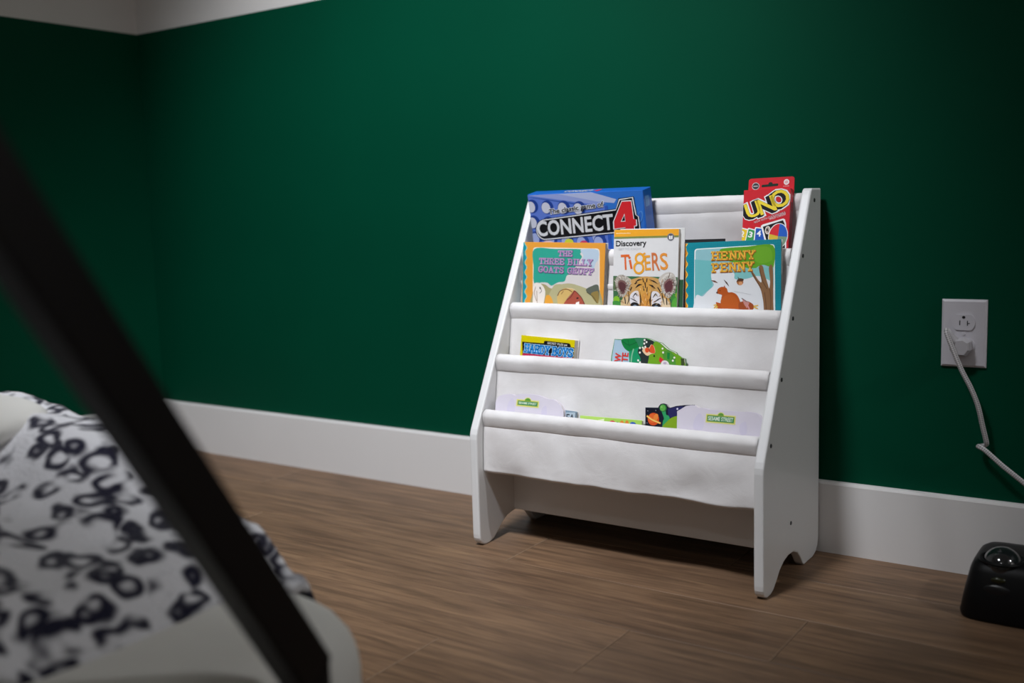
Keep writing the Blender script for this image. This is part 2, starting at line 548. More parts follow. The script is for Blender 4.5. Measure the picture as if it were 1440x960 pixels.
# ------------------------------------------------------------------ printed covers
_capH = [None]
def text_mesh(body, bold=0.0):
    cu = bpy.data.curves.new('lettering', 'FONT')
    cu.body = body
    cu.offset = bold
    cu.resolution_u = 3
    o = bpy.data.objects.new('lettering', cu)
    COL.objects.link(o)
    dg = bpy.context.evaluated_depsgraph_get()
    me = bpy.data.meshes.new_from_object(o.evaluated_get(dg))
    vs = [v.co.copy() for v in me.vertices]
    fs = [tuple(p.vertices) for p in me.polygons]
    bpy.data.objects.remove(o); bpy.data.curves.remove(cu); bpy.data.meshes.remove(me)
    return vs, fs

SLAB = {  # strokes in a unit box, y up; slab-serif capitals
 'H': ['0.15,0 0.15,1', '0.85,0 0.85,1', '0.15,0.5 0.85,0.5', '0,0 0.32,0', '0.68,0 1,0', '0,1 0.32,1', '0.68,1 1,1'],
 'E': ['0.18,0 0.18,1', '0,0 0.9,0', '0,1 0.9,1', '0.18,0.5 0.65,0.5', '0.9,0 0.9,0.22', '0.9,1 0.9,0.78'],
 'N': ['0.15,0 0.15,1', '0.15,1 0.85,0', '0.85,0 0.85,1', '0,0 0.3,0', '0,1 0.25,1', '0.7,1 1,1'],
 'Y': ['0.5,0 0.5,0.45', '0.5,0.45 0.12,1', '0.5,0.45 0.88,1', '0.3,0 0.7,0', '0,1 0.3,1', '0.7,1 1,1'],
 'P': ['0.18,0 0.18,1', '0,0 0.4,0', '0,1 0.65,1', '0.65,1 0.88,0.85', '0.88,0.85 0.88,0.6', '0.88,0.6 0.65,0.45', '0.65,0.45 0.18,0.45'],
 'T': ['0.5,0 0.5,1', '0.3,0 0.7,0', '0.05,1 0.95,1', '0.05,1 0.05,0.78', '0.95,1 0.95,0.78'],
 'R': ['0.18,0 0.18,1', '0,0 0.4,0', '0,1 0.65,1', '0.65,1 0.86,0.85', '0.86,0.85 0.86,0.65', '0.86,0.65 0.65,0.5', '0.65,0.5 0.18,0.5', '0.55,0.5 0.88,0', '0.75,0 1,0'],
 'B': ['0.18,0 0.18,1', '0,1 0.6,1', '0.6,1 0.82,0.86', '0.82,0.86 0.82,0.66', '0.82,0.66 0.6,0.52', '0.18,0.52 0.6,0.52', '0.6,0.52 0.9,0.36', '0.9,0.36 0.9,0.16', '0.9,0.16 0.65,0', '0,0 0.65,0'],
 'I': ['0.5,0 0.5,1', '0.2,0 0.8,0', '0.2,1 0.8,1'],
 'L': ['0.2,0 0.2,1', '0,1 0.4,1', '0,0 0.9,0', '0.9,0 0.9,0.25'],
 'G': ['0.9,0.72 0.9,1', '0.9,0.85 0.65,1', '0.65,1 0.35,1', '0.35,1 0.1,0.75', '0.1,0.75 0.1,0.25', '0.1,0.25 0.35,0', '0.35,0 0.65,0', '0.65,0 0.88,0.2', '0.88,0.2 0.88,0.45', '0.6,0.45 1,0.45'],
 'O': ['0.35,1 0.65,1', '0.65,1 0.9,0.75', '0.9,0.75 0.9,0.25', '0.9,0.25 0.65,0', '0.65,0 0.35,0', '0.35,0 0.1,0.25', '0.1,0.25 0.1,0.75', '0.1,0.75 0.35,1'],
 'A': ['0.12,0 0.5,1', '0.5,1 0.88,0', '0.26,0.38 0.74,0.38', '0,0 0.3,0', '0.7,0 1,0'],
 'S': ['0.85,0.75 0.85,0.95', '0.85,0.85 0.6,1', '0.6,1 0.35,1', '0.35,1 0.12,0.8', '0.12,0.8 0.25,0.58', '0.25,0.58 0.75,0.42', '0.75,0.42 0.9,0.2', '0.9,0.2 0.65,0', '0.65,0 0.4,0', '0.4,0 0.12,0.15', '0.12,0.05 0.12,0.28'],
 'U': ['0.15,1 0.15,0.25', '0.15,0.25 0.35,0', '0.35,0 0.65,0', '0.65,0 0.85,0.25', '0.85,0.25 0.85,1', '0,1 0.32,1', '0.68,1 1,1'],
 'F': ['0.18,0 0.18,1', '0,0 0.4,0', '0,1 0.9,1', '0.18,0.5 0.65,0.5', '0.9,1 0.9,0.76'],
 'D': ['0.18,0 0.18,1', '0,1 0.6,1', '0.6,1 0.88,0.72', '0.88,0.72 0.88,0.28', '0.88,0.28 0.6,0', '0,0 0.6,0'],
}

class Art:
    """flat print on a cover: drawing units -> the cover's own plane"""
    def __init__(s, A, clip=None, top=False):
        s.a = A; s.v = []; s.f = []; s.mi = []; s.mats = []; s.n = 0; s.clip = clip; s.top = top
    def to(s, u, v):
        a = s.a
        return (a[0] * u + a[1] * v + a[2], a[3] * u + a[4] * v + a[5])
    def _m(s, col, rough=0.45):
        m = plain(col, rough, 0.35, noise_amt=0.03)
        if m not in s.mats: s.mats.append(m)
        return s.mats.index(m)
    def tri(s, pts, tris, col, d=None):
        if d is None:
            s.n += 1
        mi = s._m(col)
        base = len(s.v)
        off = -0.00018 - 0.000022 * s.n
        for u, v in pts:
            x, z = s.to(u, v)
            if s.clip:
                x = min(max(x, s.clip[0]), s.clip[1]); z = min(max(z, s.clip[2]), s.clip[3])
            s.v.append((x, z, -off) if s.top else (x, off, z))
        for t in tris:
            s.f.append(tuple(base + i for i in t)); s.mi.append(mi)
    def poly(s, pts, col, **k):
        pts = [tuple(p)[:2] for p in pts]
        s.tri(pts, tessellate_polygon([[Vector((p[0], p[1], 0)) for p in pts]]), col, **k)
    def rect(s, x0, y0, x1, y1, col, **k):
        s.poly([(x0, y0), (x1, y0), (x1, y1), (x0, y1)], col, **k)
    def rrect(s, q, r, col, **k):
        """rounded quad from four corners in order"""
        P = [Vector(p) for p in q]
        out = []
        for i in range(4):
            p, a, b = P[i], P[i - 1], P[(i + 1) % 4]
            e0 = p + (a - p).normalized() * r; e1 = p + (b - p).normalized() * r
            for t in (0, .25, .5, .75, 1):
                out.append(e0 * (1 - t) ** 2 + p * 2 * t * (1 - t) + e1 * t * t)
        s.poly(out, col, **k)
    def blob(s, pts, col, n=5, **k):
        s.poly(spline([Vector(p) for p in pts], n, True), col, **k)
    def ell(s, cx, cy, rx, ry, col, rot=0, n=24, **k):
        c, q = math.cos(R(rot)), math.sin(R(rot))
        pts = []
        for i in range(n):
            a = 2 * math.pi * i / n
            x, y = rx * math.cos(a), ry * math.sin(a)
            pts.append((cx + x * c - y * q, cy + x * q + y * c))
        s.poly(pts, col, **k)
    def line(s, pts, w, col, smooth=True, taper=False, **k):
        P = spline([Vector(p) for p in pts], 5) if smooth and len(pts) > 2 else [Vector(p) for p in pts]
        L, Q = [], []
        n = len(P)
        for i, p in enumerate(P):
            d = (P[min(i + 1, n - 1)] - P[max(i - 1, 0)]).normalized()
            ww = w * (1 - 0.8 * abs(2 * i / (n - 1) - 1)) if taper else w
            o = Vector((-d.y, d.x)) * ww / 2
            L.append(p + o); Q.append(p - o)
        pts = [tuple(p) for p in L + Q]
        tr = []
        for i in range(n - 1):
            tr += [(i, i + 1, n + i + 1), (i, n + i + 1, n + i)]
        s.tri(pts, tr, col, **k)
    def text(s, body, p0, p1, h, col, bold=0.0, shear=0.0, grow=0.0, **k):
        vs, fs = text_mesh(body, bold)
        ref = text_mesh(body, 0.0)[0]
        x0 = min(v.x for v in ref); x1 = max(v.x for v in ref)
        cap = max(v.y for v in text_mesh('H')[0])
        p0, p1 = Vector(p0), Vector(p1)
        ex = (p1 - p0) / (x1 - x0)
        ey = Vector(((p1 - p0).y, -(p1 - p0).x)).normalized() * h / cap
        ey = ey + (p1 - p0).normalized() * shear * h / cap
        s.tri([tuple(p0 + ex * (v.x - x0) + ey * v.y) for v in vs], fs, col, **k)
    def slab(s, body, p0, p1, h, w, col, gap=0.16, space=0.5, jit=0.0, **k):
        wd = []
        for ch in body: wd.append(space if ch == ' ' else (0.62 if ch == 'I' else 1.0))
        tot = sum(wd) + gap * (len(body) - 1)
        p0, p1 = Vector(p0), Vector(p1)
        ex = (p1 - p0) / tot
        ey = Vector((ex.y, -ex.x)).normalized() * h
        x = 0
        first = True
        for ch, cw in zip(body, wd):
            if ch != ' ':
                for st in SLAB[ch]:
                    a, b = [tuple(float(q) for q in t.split(',')) for t in st.split()]
                    P = [p0 + ex * (x + cw * t[0]) + ey * t[1] for t in (a, b)]
                    d = (P[1] - P[0]).normalized() * w * 0.45
                    s.line([P[0] - d, P[1] + d], w, col, smooth=False, d=None if first else 0)
                    first = False
            x += cw + gap
    def build(s, name, parent):
        me = bpy.data.meshes.new(name)
        me.from_pydata(s.v, [], s.f)
        me.polygons.foreach_set('material_index', s.mi)
        for m in s.mats: me.materials.append(m)
        me.update()
        # printed faces look outwards
        bm = bmesh.new(); bm.from_mesh(me)
        want = Vector((0, 0, 1)) if s.top else Vector((0, -1, 0))
        for f in bm.faces:
            f.normal_update()
            if f.normal.dot(want) < 0: f.normal_flip()
        bm.to_mesh(me); bm.free()
        o = bpy.data.objects.new(name, me)
        COL.objects.link(o)
        o.parent = parent
        return o

G = {
'connect': dict(loc=(1.3553,-0.0780,0.4520),w=0.2342,h=0.170,lean=-11,roll=0.03,A=(2.0745e-04,-2.5137e-05,-1.3815e-01,-3.7438e-06,-1.8325e-04,1.9248e-01)),
'uno': dict(loc=(1.6801,-0.0999,0.4500),w=0.0785,h=0.165,lean=9,roll=0.87,A=(1.4877e-04,6.2513e-06,-5.9432e-02,-5.1344e-06,-1.4406e-04,1.9666e-01)),
'goats': dict(loc=(1.3187,-0.1441,0.3328),w=0.1706,h=0.200,lean=5,roll=-1.04,A=(1.6927e-04,6.1395e-06,-1.0142e-01,4.7191e-06,-1.4453e-04,2.1076e-01)),
'tigers': dict(loc=(1.4852,-0.1436,0.3387),w=0.1213,h=0.215,lean=5,roll=0.03,A=(1.8072e-04,4.4602e-06,-7.9420e-02,3.6227e-07,-1.6227e-04,2.2955e-01)),
'henny': dict(loc=(1.6450,-0.1436,0.3378),w=0.1621,h=0.195,lean=5,roll=1.76,A=(1.3824e-04,1.1315e-07,-8.5225e-02,-3.0153e-06,-1.3074e-04,2.0688e-01)),
'hardy': dict(loc=(1.3117,-0.1972,0.2290),w=0.1111,h=0.140,lean=8,roll=-1.99,A=(1.1228e-04,8.6869e-06,-7.6288e-02,9.4906e-06,-9.5196e-05,1.5173e-01)),
'die': dict(loc=(1.5130,-0.1983,0.2355),w=0.1313,h=0.140,lean=8,roll=0.00,A=(1.0829e-04,5.3135e-06,-8.1640e-02,5.3612e-06,-9.7732e-05,1.5531e-01)),
'ses1': dict(loc=(1.3051,-0.2480,0.1364),w=0.1420,h=0.135,lean=10,roll=0.00,A=(1.5297e-04,1.0195e-05,-9.5442e-02,1.2721e-05,-1.2820e-04,1.2382e-01)),
'small': dict(loc=(1.3788,-0.2390,0.1419),w=0.0328,h=0.110,lean=10,roll=-2.00,A=(1.4553e-04,1.4012e-05,-1.7071e-01,1.8152e-05,-1.2511e-04,1.0953e-01)),
'lime': dict(loc=(1.4691,-0.2468,0.1432),w=0.1158,h=0.105,lean=10,roll=1.00,A=(1.3817e-04,6.8913e-06,-6.7015e-02,1.0366e-05,-1.2181e-04,1.3217e-01)),
'alien': dict(loc=(1.5571,-0.2398,0.1401),w=0.0589,h=0.130,lean=10,roll=1.00,A=(1.3052e-04,6.3478e-06,-1.4915e-01,9.1191e-06,-1.1856e-04,1.3633e-01)),
'ses2': dict(loc=(1.6565,-0.2479,0.1425),w=0.1423,h=0.137,lean=10,roll=0.00,A=(1.2141e-04,7.7323e-06,-8.5168e-02,1.0451e-05,-1.1425e-04,1.4533e-01)),
}
def rotm(g):
    return Matrix.Rotation(-R(g['lean']), 4, 'X') @ Matrix.Rotation(-R(g['roll']), 4, 'Y')

PAGES = plain('#cfc9c0', 0.85, 0.1, 'paper_pages', 0.08, 300)
def book(key, name, label, cat, t, front, back, spine=None, outline=None, ct=0.0012, inset=0.0012, group=None, dz=0.0):
    """a closed book: front cover, page block, back cover and spine; outline = local (x, z) shape of die-cut boards"""
    g = G[key]
    w, h = g['w'], g['h']
    o = thing(name, label, cat, g['loc'], rotm(g), group)
    if outline is None:
        fc = obj('front_cover', B(-w / 2, w / 2, 0, ct, 0, h, 0.0003, 1), front, o)
        obj('back_cover', B(-w / 2, w / 2, t - ct, t, 0, h, 0.0003, 1), back, o)
        obj('page_block', B(-w / 2 + 0.0012, w / 2 - inset, ct, t - ct, 0.001, h - inset), PAGES, o)
        obj('spine', B(-w / 2 - 0.0004, -w / 2 + 0.001, 0.0002, t - 0.0002, 0, h - 0.0001), spine or front, o)
    else:
        sm = [(x * 0.985, z * 0.988 + 0.001) for x, z in outline]
        fc = obj('front_cover', prism_y(outline, 0, ct), front, o)
        obj('page_block', prism_y(sm, ct, t - ct), PAGES, o)
        obj('back_cover', prism_y(outline, t - ct, t), back, o)
    return o, fc, g

# ---- blue board game box
g = G['connect']
w, h, t = g['w'], g['h'], 0.031
game = thing('board_game_box', 'blue board game box with big black and white lettering, in the top pocket', 'game box', g['loc'], rotm(g))
BLUE = plain('#1f62bd', 0.32, 0.45, 'blue_box_print', 0.12, 22)
lid = obj('lid', B(-w / 2, w / 2, 0, t, 0.012, h, 0.0008, 1), BLUE, game)
obj('tray', B(-w / 2 + 0.0012, w / 2 - 0.0012, 0.0012, t - 0.0012, 0.0, 0.05), plain('#1a4f9c', 0.4), game)
a = Art(g['A'], (-w / 2 + 0.0002, w / 2 - 0.0002, 0.013, h - 0.0002))
# game board picture: lavender blue grid on the left, bright blue to the right
a.poly([(110, 130), (1260, 85), (1300, 900), (240, 900)], '#2f6fc6')
a.poly([(110, 130), (330, 120), (900, 240), (960, 900), (230, 900)], '#5a76c8')
a.poly([(110, 130), (760, 105), (1000, 180), (980, 215), (500, 170)], '#aab4d6')
a.poly([(110, 130), (420, 118), (900, 215), (850, 235)], '#8d9bd0')
a.poly([(118, 148), (180, 150), (860, 250), (830, 262)], '#31529f')
holes = [(165, 240), (322, 250), (490, 255), (645, 262), (180, 400), (335, 410), (500, 420), (660, 430), (205, 560), (360, 572), (525, 585), (680, 592), (835, 545), (850, 590)]
for (x, y) in holes:
    a.ell(x, y, 62, 70, '#1d3d8c', -18)
    a.ell(x - 14, y + 6, 44, 56, '#c4c6d4' if y < 520 else '#9aa7d2', -18)
a.line([(905, 240), (960, 700)], 30, '#2c55ae', smooth=False)
a.ell(543, 600, 45, 36, '#c9cf38')
a.ell(690, 610, 40, 30, '#c33b62')
a.ell(330, 605, 50, 20, '#d8b9be')
a.ell(1225, 350, 26, 60, '#4b85cf', 10)
a.ell(1222, 352, 18, 50, '#2a66bd', 10)
# lettering panel
def panel(grow, col):
    G_ = grow
    top0, top1 = Vector((300, 378 - G_)), Vector((1000, 283 - G_))
    pts = [tuple(top1), (1035 - G_, 186 - G_), (1150 + G_, 168 - G_), (1185 + G_, 330), (1208 + G_, 346), (1226 + G_, 470 + G_), (975, 498 + G_), (300, 570 + G_)]
    pts += [(300 + (86 + G_) * math.cos(R(q)), 474 + (96 + G_) * math.sin(R(q))) for q in range(100, 271, 17)]
    a.poly(pts, col)
panel(14, '#0b0b10'); panel(8, '#d9dade'); panel(-2, '#0c0c11')
a.text('CONNECT', (228, 540), (978, 465), 142, '#d2d3d6', bold=0.028)
four = [(1055, 203), (1140, 200), (1166, 368), (1188, 372), (1192, 430), (1172, 434), (1178, 500), (1098, 510), (1092, 448), (988, 462), (984, 392)]
a.poly([(x + (x - 1090) * 0.10, y + (y - 350) * 0.07) for x, y in four], '#dcdde0')
a.poly(four, '#d8282f')
a.poly([(1082, 316), (1092, 392), (1047, 396)], '#dcdde0')
a.poly([(1080, 334), (1088, 384), (1056, 388)], '#0c0c11')
a.text('The classic game of', (345, 318), (882, 245), 47, '#e2e4ea', bold=0.085)
a.text('The classic game of', (345, 318), (882, 245), 47, '#101016', bold=0.022)
a.build('box_print', lid)
# the narrow top of the lid carries the lettering again
at = Art((1, 0, 0, 0, -1, 0), top=True)
for col, bo_ in (('#0e0e14', 0.06), ('#dfe2e8', 0.012)):
    at.text('CONNECT', (-0.045, -0.008), (0.012, -0.008), 0.013, col, bold=bo_)
at.text('4', (0.016, -0.006), (0.027, -0.006), 0.018, '#d8282f', bold=0.03)
at.v = [(x, y_, h + z_) for x, y_, z_ in at.v]
at.build('box_top_print', lid)
ar = B(w / 2, w / 2 + 0.0002, 0.006, 0.020, h - 0.030, h - 0.012)
obj('side_mark', ar, plain('#5d95d6', 0.4), lid)

# ---- red card game packet with hang tab
g = G['uno']
w, h, t = g['w'], g['h'], 0.0135
uno = thing('card_game_packet', 'red card game packet with yellow lettering and hang tab, by the right panel', 'card game', g['loc'], rotm(g))
RED = plain('#cf2430', 0.35, 0.45, 'red_card_print', 0.04)
bx_ = obj('box', B(-w / 2, w / 2, 0, t, 0, h, 0.0006, 1), [RED], uno)
def rr2(x0, x1, z0, z1, r):
    return [(x0, z0), (x1, z0)] + arc(x1 - r, z1 - r, r, r, 0, 90, 5) + arc(x0 + r, z1 - r, r, r, 90, 180, 5)
tabo = rr2(-w / 2 + 0.003, w / 2 + 0.001, h - 0.01, h + 0.0205, 0.004)
tab = obj('hang_tab', prism_y(tabo, t - 0.0012, t + 0.0002), RED, uno)
ta = Art((1, 0, 0, 0, 1, 0))
ta.rrect([(-0.014, h + 0.0055), (0.014, h + 0.0065), (0.014, h + 0.0105), (-0.014, h + 0.0095)], 0.0018, '#06281d')
ta.ell(0.001, h + 0.0108, 0.0035, 0.0024, '#06281d')
ta.ell(-0.024, h + 0.0078, 0.0063, 0.0060, '#c9c9c9'); ta.ell(-0.024, h + 0.0078, 0.0054, 0.0051, '#3c3c40')
ta.rect(-0.0278, h + 0.0070, -0.0202, h + 0.0086, '#b9b9bb')
ta.ell(0.0275, h + 0.0120, 0.0046, 0.0046, '#f0eded'); ta.ell(0.0275, h + 0.0120, 0.0030, 0.0026, '#e3b2b4')
ta.rect(0.0225, h + 0.0050, 0.0325, h + 0.0058, '#e8b6b8')
for i, v in enumerate(ta.v): ta.v[i] = (v[0], v[1] + t - 0.0012, v[2])
ta.build('tab_print', tab)
a = Art(g['A'], (-w / 2 + 0.0001, w / 2 - 0.0001, 0.001, h - 0.0002))
UN = [('U', (172, 540), (322, 490), 160), ('N', (318, 500), (492, 440), 168), ('O', (468, 438), (655, 362), 178)]
for grow, col, dx, dy in ((0.105, '#f1eff0', -18, 14), (0.105, '#f1eff0', 4, 0), (0.06, '#0d0d16', -20, 15), (0.06, '#0d0d16', -8, 6), (0.045, '#0d0d16', 4, 0), (0.016, '#f3d83a', 8, -4)):
    for q, (ch, p0, p1, hh) in enumerate(UN):
        a.text(ch, (p0[0] + dx, p0[1] + dy), (p1[0] + dx, p1[1] + dy), hh, col, bold=grow, d=None if q == 0 else 0)
a.text('NOW WITH CUSTOMIZABLE', (250, 592), (600, 478), 22, '#1b1016', bold=0.03)
a.text('NOW WITH CUSTOMIZABLE', (250, 592), (600, 478), 22, '#f0d5d8', bold=0.0)
a.text('WILD CARDS!', (420, 556), (600, 496), 20, '#f0d5d8', bold=0.01)
# fan of four cards
def card(cx, cy, ww, hh, rot, col, sym=None, sc='#f2f2f2', base='#f4f2f2'):
    c, s_ = math.cos(R(rot)), math.sin(R(rot))
    def q(x, y): return (cx + x * c - y * s_, cy + x * s_ + y * c)
    a.rrect([q(-ww, -hh), q(ww, -hh), q(ww, hh), q(-ww, hh)], 18, base)
    a.rrect([q(-ww + 12, -hh + 12), q(ww - 12, -hh + 12), q(ww - 12, hh - 12), q(-ww + 12, hh - 12)], 12, col)
    if sym:
        a.text(sym, q(-ww * 0.55, -hh + 100), q(ww * 0.1, -hh + 100), 62, sc, bold=0.03)
        a.ell(*q(0, 20), ww * 0.5, hh * 0.5, sc, rot + 25)
card(95, 850, 58, 205, 12, '#e8c32e', '2')
card(185, 855, 62, 205, 14, '#3d9a52', '3')
card(300, 850, 66, 212, 6, '#1f58b5', '4')
c0 = [(330, 625), (585, 545), (608, 640), (600, 900), (560, 960), (430, 980)]
a.poly([(322, 622), (345, 604), (572, 538), (592, 546), (606, 600), (606, 920), (420, 990)], '#f2f0f0')
a.poly([(345, 630), (570, 556), (590, 600), (592, 910), (430, 965)], '#0f0f13')
a.ell(400, 668, 30, 46, '#e9e2d8', 8); a.ell(400, 668, 22, 36, '#b9a59a', 8); a.text('4', (386, 690), (412, 682), 40, '#171717', bold=0.02)
W_ = (515, 735)
def wheel(a0, a1, col, rx=100, ry=140):
    pts = [W_]
    for i in range(9):
        an = R(a0 + (a1 - a0) * i / 8)
        x, y = rx * math.cos(an), ry * math.sin(an)
        c, s_ = math.cos(R(14)), math.sin(R(14))
        pts.append((W_[0] + x * c - y * s_, W_[1] + x * s_ + y * c))
    a.poly(pts, col)
a.ell(W_[0], W_[1], 108, 148, '#f2f0f0', 14)
wheel(180, 262, '#d62b35'); wheel(262, 352, '#2360c4'); wheel(-8, 82, '#7d9a80'); wheel(82, 180, '#d9b83a')
a.build('box_print', bx_)
obj('side_print', B(w / 2, w / 2 + 0.00015, 0.002, t - 0.002, h * 0.35, h - 0.022), plain('#8e1c28', 0.4, noise_amt=0.5, scale=260), bx_)

# ---- orange framed picture book of the goats
ORANGE = plain('#e39a2e', 0.4, 0.4, 'orange_cover', 0.04)
o, fc, g = book('goats', 'picture_book', 'square picture book with orange border and purple title, beside the left panel', 'book', 0.0105, ORANGE, plain('#d9d6d0', 0.5), plain('#1f97a0', 0.4), group='books in the second pocket')
w, h = g['w'], g['h']
a = Art(g['A'], (-w / 2 + 0.0002, w / 2 - 0.0002, 0.001, h - 0.0002))
a.poly([(90, 80), (1110, 95), (1130, 1600), (80, 1600)], '#e29a38')
wave = [(96, 80)]
for i in range(62):
    v = 85 + i * 25
    wave.append((128 + 15 * math.sin(v * 2 * math.pi / 122) - (v - 85) * 0.004, v))
a.poly(wave + [(60, 1610), (60, 80)], '#7fd0c0')
a.poly([(x - 9, y) for x, y in wave] + [(60, 1610), (60, 80)], '#1591a4')
a.rrect([(218, 146), (1032, 176), (1034, 1500), (205, 1500)], 40, '#eee3d2')
a.rrect([(228, 158), (1022, 187), (1024, 1490), (216, 1490)], 34, '#d3cdcb')
a.blob([(232, 170), (500, 172), (815, 182), (800, 235), (822, 275), (780, 330), (740, 400), (700, 470), (640, 500), (610, 570), (530, 585), (450, 625), (400, 590), (330, 585), (230, 590), (224, 400)], '#2f9f8a')
a.blob([(810, 184), (1005, 190), (1018, 300), (985, 350), (960, 420), (900, 380), (815, 330), (840, 260)], '#b4c6d6')
a.blob([(232, 640), (300, 605), (370, 612), (450, 660), (560, 610), (680, 598), (800, 628), (900, 670), (1020, 640), (1022, 1100), (220, 1100)], '#a39a6e')
a.blob([(460, 650), (600, 604), (720, 606), (860, 650), (990, 720), (1020, 1000), (400, 1000)], '#b3ad84')
a.blob([(870, 680), (930, 630), (1018, 618), (1020, 800), (960, 760)], '#5c6257')
a.blob([(930, 720), (985, 690), (1018, 700), (1018, 830), (970, 800)], '#8f7a44')
a.blob([(225, 640), (285, 590), (350, 640), (372, 720), (352, 850), (330, 1000), (220, 1000)], '#e6ded6')
a.line([(250, 640), (235, 720), (262, 820)], 7, '#8d6f5c'); a.line([(300, 640), (325, 690), (300, 720)], 6, '#4a3c3a'); a.line([(265, 690), (270, 850)], 8, '#a5907d')
a.ell(308, 655, 9, 12, '#2c2626')
a.blob([(378, 760), (430, 748), (470, 830), (460, 900), (370, 900)], '#e2a03c')
a.blob([(540, 720), (600, 660), (690, 660), (720, 690), (640, 780), (600, 860), (540, 870), (520, 780)], '#cfae6a')
a.line([(525, 750), (560, 690), (640, 668), (705, 700)], 9, '#6b3f2a'); a.line([(570, 730), (600, 690)], 7, '#7c5232'); a.line([(640, 655), (720, 665), (760, 700)], 8, '#e0c7a4')
a.blob([(590, 880), (640, 790), (700, 720), (735, 680), (790, 730), (840, 800), (865, 880), (860, 1000), (600, 1000)], '#a5503f')
a.line([(735, 682), (690, 760), (640, 800)], 7, '#5b2a25'); a.line([(735, 682), (820, 770), (865, 880)], 8, '#5b2a25')
a.poly([(750, 830), (790, 815), (792, 870), (748, 880)], '#f0ece6')
a.ell(770, 775, 16, 9, '#3a2020', -20)
a.line([(880, 700), (960, 760), (1000, 830)], 8, '#5d5638')
for txt, p0, p1, hh in (('THE', (535, 258), (706, 262), 62), ('THREE BILLY', (296, 352), (945, 378), 68), ('GOATS GRUFF', (286, 452), (962, 486), 66)):
    a.slab(txt, (p0[0] + 3, p0[1] + 4), (p1[0] + 3, p1[1] + 4), hh, 19, '#6d5f93')
    a.slab(txt, p0, p1, hh, 12, '#c49ac6')
a.build('cover_print', fc)

# ---- tiger reader
o, fc, g = book('tigers', 'animal_reader', 'white paperback about tigers with a tiger cub face and yellow band, in the middle', 'book', 0.0085, plain('#dedddd', 0.32, 0.45, 'glossy_white_cover'), plain('#d4d4d2', 0.4), group='books in the second pocket', inset=0.0004)
w, h = g['w'], g['h']
# rear board stands a little further right than the front one
bc = [c for c in o.children if c.name.startswith('back_cover')][0]
bc.location.x = 0.0075; bc.location.z = 0.0016
obj('back_cover_print', B(w / 2 - 0.0002, w / 2 + 0.0070, 0.0070, 0.00732, 0.002, h - 0.084), plain('#2f5b3e', 0.4, noise_amt=0.2), o)
a = Art(g['A'], (-w / 2 + 0.0002, w / 2 - 0.0002, 0.001, h - 0.0002))
a.poly([(95, 90), (780, 80), (790, 165), (95, 170)], '#eda52a')
a.poly([(95, 165), (790, 158), (790, 178), (95, 186)], '#7f8a4a')
for q_ in range(12): a.rect(122 + q_ * 13, 124 + (q_ % 3), 131 + q_ * 13, 133, '#f6e3bb', d=0)
a.ell(690, 175, 36, 40, '#8b8b90'); a.ell(690, 175, 30, 33, '#55555c')
a.poly([(672, 158), (688, 164), (688, 200), (672, 194)], '#eeeeee'); a.poly([(708, 158), (692, 164), (692, 200), (708, 194)], '#eeeeee')
a.text('Discovery', (122, 265), (440, 258), 56, '#17181c', bold=0.025)
a.rect(108, 222, 134, 226, '#d9d9d9'); a.rect(108, 240, 130, 244, '#d9d9d9')
a.text('GET TO KNOW', (145, 307), (388, 303), 22, '#bfc0c4')
for txt, x0, x1, y0, hh, col in (('T', 180, 268, 512, 155, '#d9652a'), ('i', 275, 296, 502, 138, '#d8622c'), ('E', 430, 488, 515, 150, '#e39a34'), ('R', 505, 580, 518, 180, '#cc7340'), ('S', 588, 664, 508, 165, '#e2913a')):
    a.text(txt, (x0, y0), (x1, y0 - 4), hh, col, bold=0.012)
for (cx_, cy_, rx, ry) in ((372, 392, 42, 48), (362, 492, 48, 56)):
    a.line(arc(cx_, cy_, rx, ry, 0, 360, 22), 22, '#e8a12e', smooth=False)
a.line([(405, 352), (430, 338)], 18, '#e8a12e', smooth=False)
# photo: green blur and cub
yb = 1720
a.poly([(85, 578), (795, 585), (800, yb), (80, yb)], '#3c6b45')
for (x, y, rx, ry, c) in ((120, 660, 60, 70, '#5a6e4c'), (125, 830, 34, 40, '#7fb52f'), (120, 900, 70, 60, '#3f8a3c'), (740, 760, 60, 80, '#3f8c3a'), (760, 870, 60, 80, '#56a43d'), (765, 770, 30, 30, '#86a53c'), (760, 640, 40, 50, '#4c6b4a')):
    a.ell(x, y, rx, ry, c)
a.blob([(250, 640), (330, 600), (430, 580), (540, 596), (620, 640), (660, 760), (690, 900), (640, 1150), (430, 1280), (230, 1150), (170, 900), (215, 760)], '#c79a5c')
# ears
a.blob([(112, 640), (150, 570), (215, 575), (280, 620), (255, 720), (200, 800), (150, 770)], '#b4aca0')
a.blob([(140, 655), (170, 620), (225, 640), (245, 690), (200, 775), (160, 740)], '#7a5a56'); a.blob([(150, 665), (175, 640), (215, 660), (225, 700), (195, 755), (168, 730)], '#573336')
a.blob([(570, 600), (640, 540), (715, 545), (748, 620), (730, 720), (670, 800), (610, 740), (585, 660)], '#c3bcb4')
a.blob([(622, 650), (675, 600), (718, 620), (715, 710), (670, 770), (630, 720)], '#86625f'); a.blob([(635, 660), (678, 620), (706, 640), (704, 705), (668, 755), (640, 715)], '#5f363b')
a.line([(590, 640), (640, 570), (700, 556)], 16, '#d7d2cc'); a.line([(130, 630), (170, 590), (230, 596)], 14, '#cfc8be')
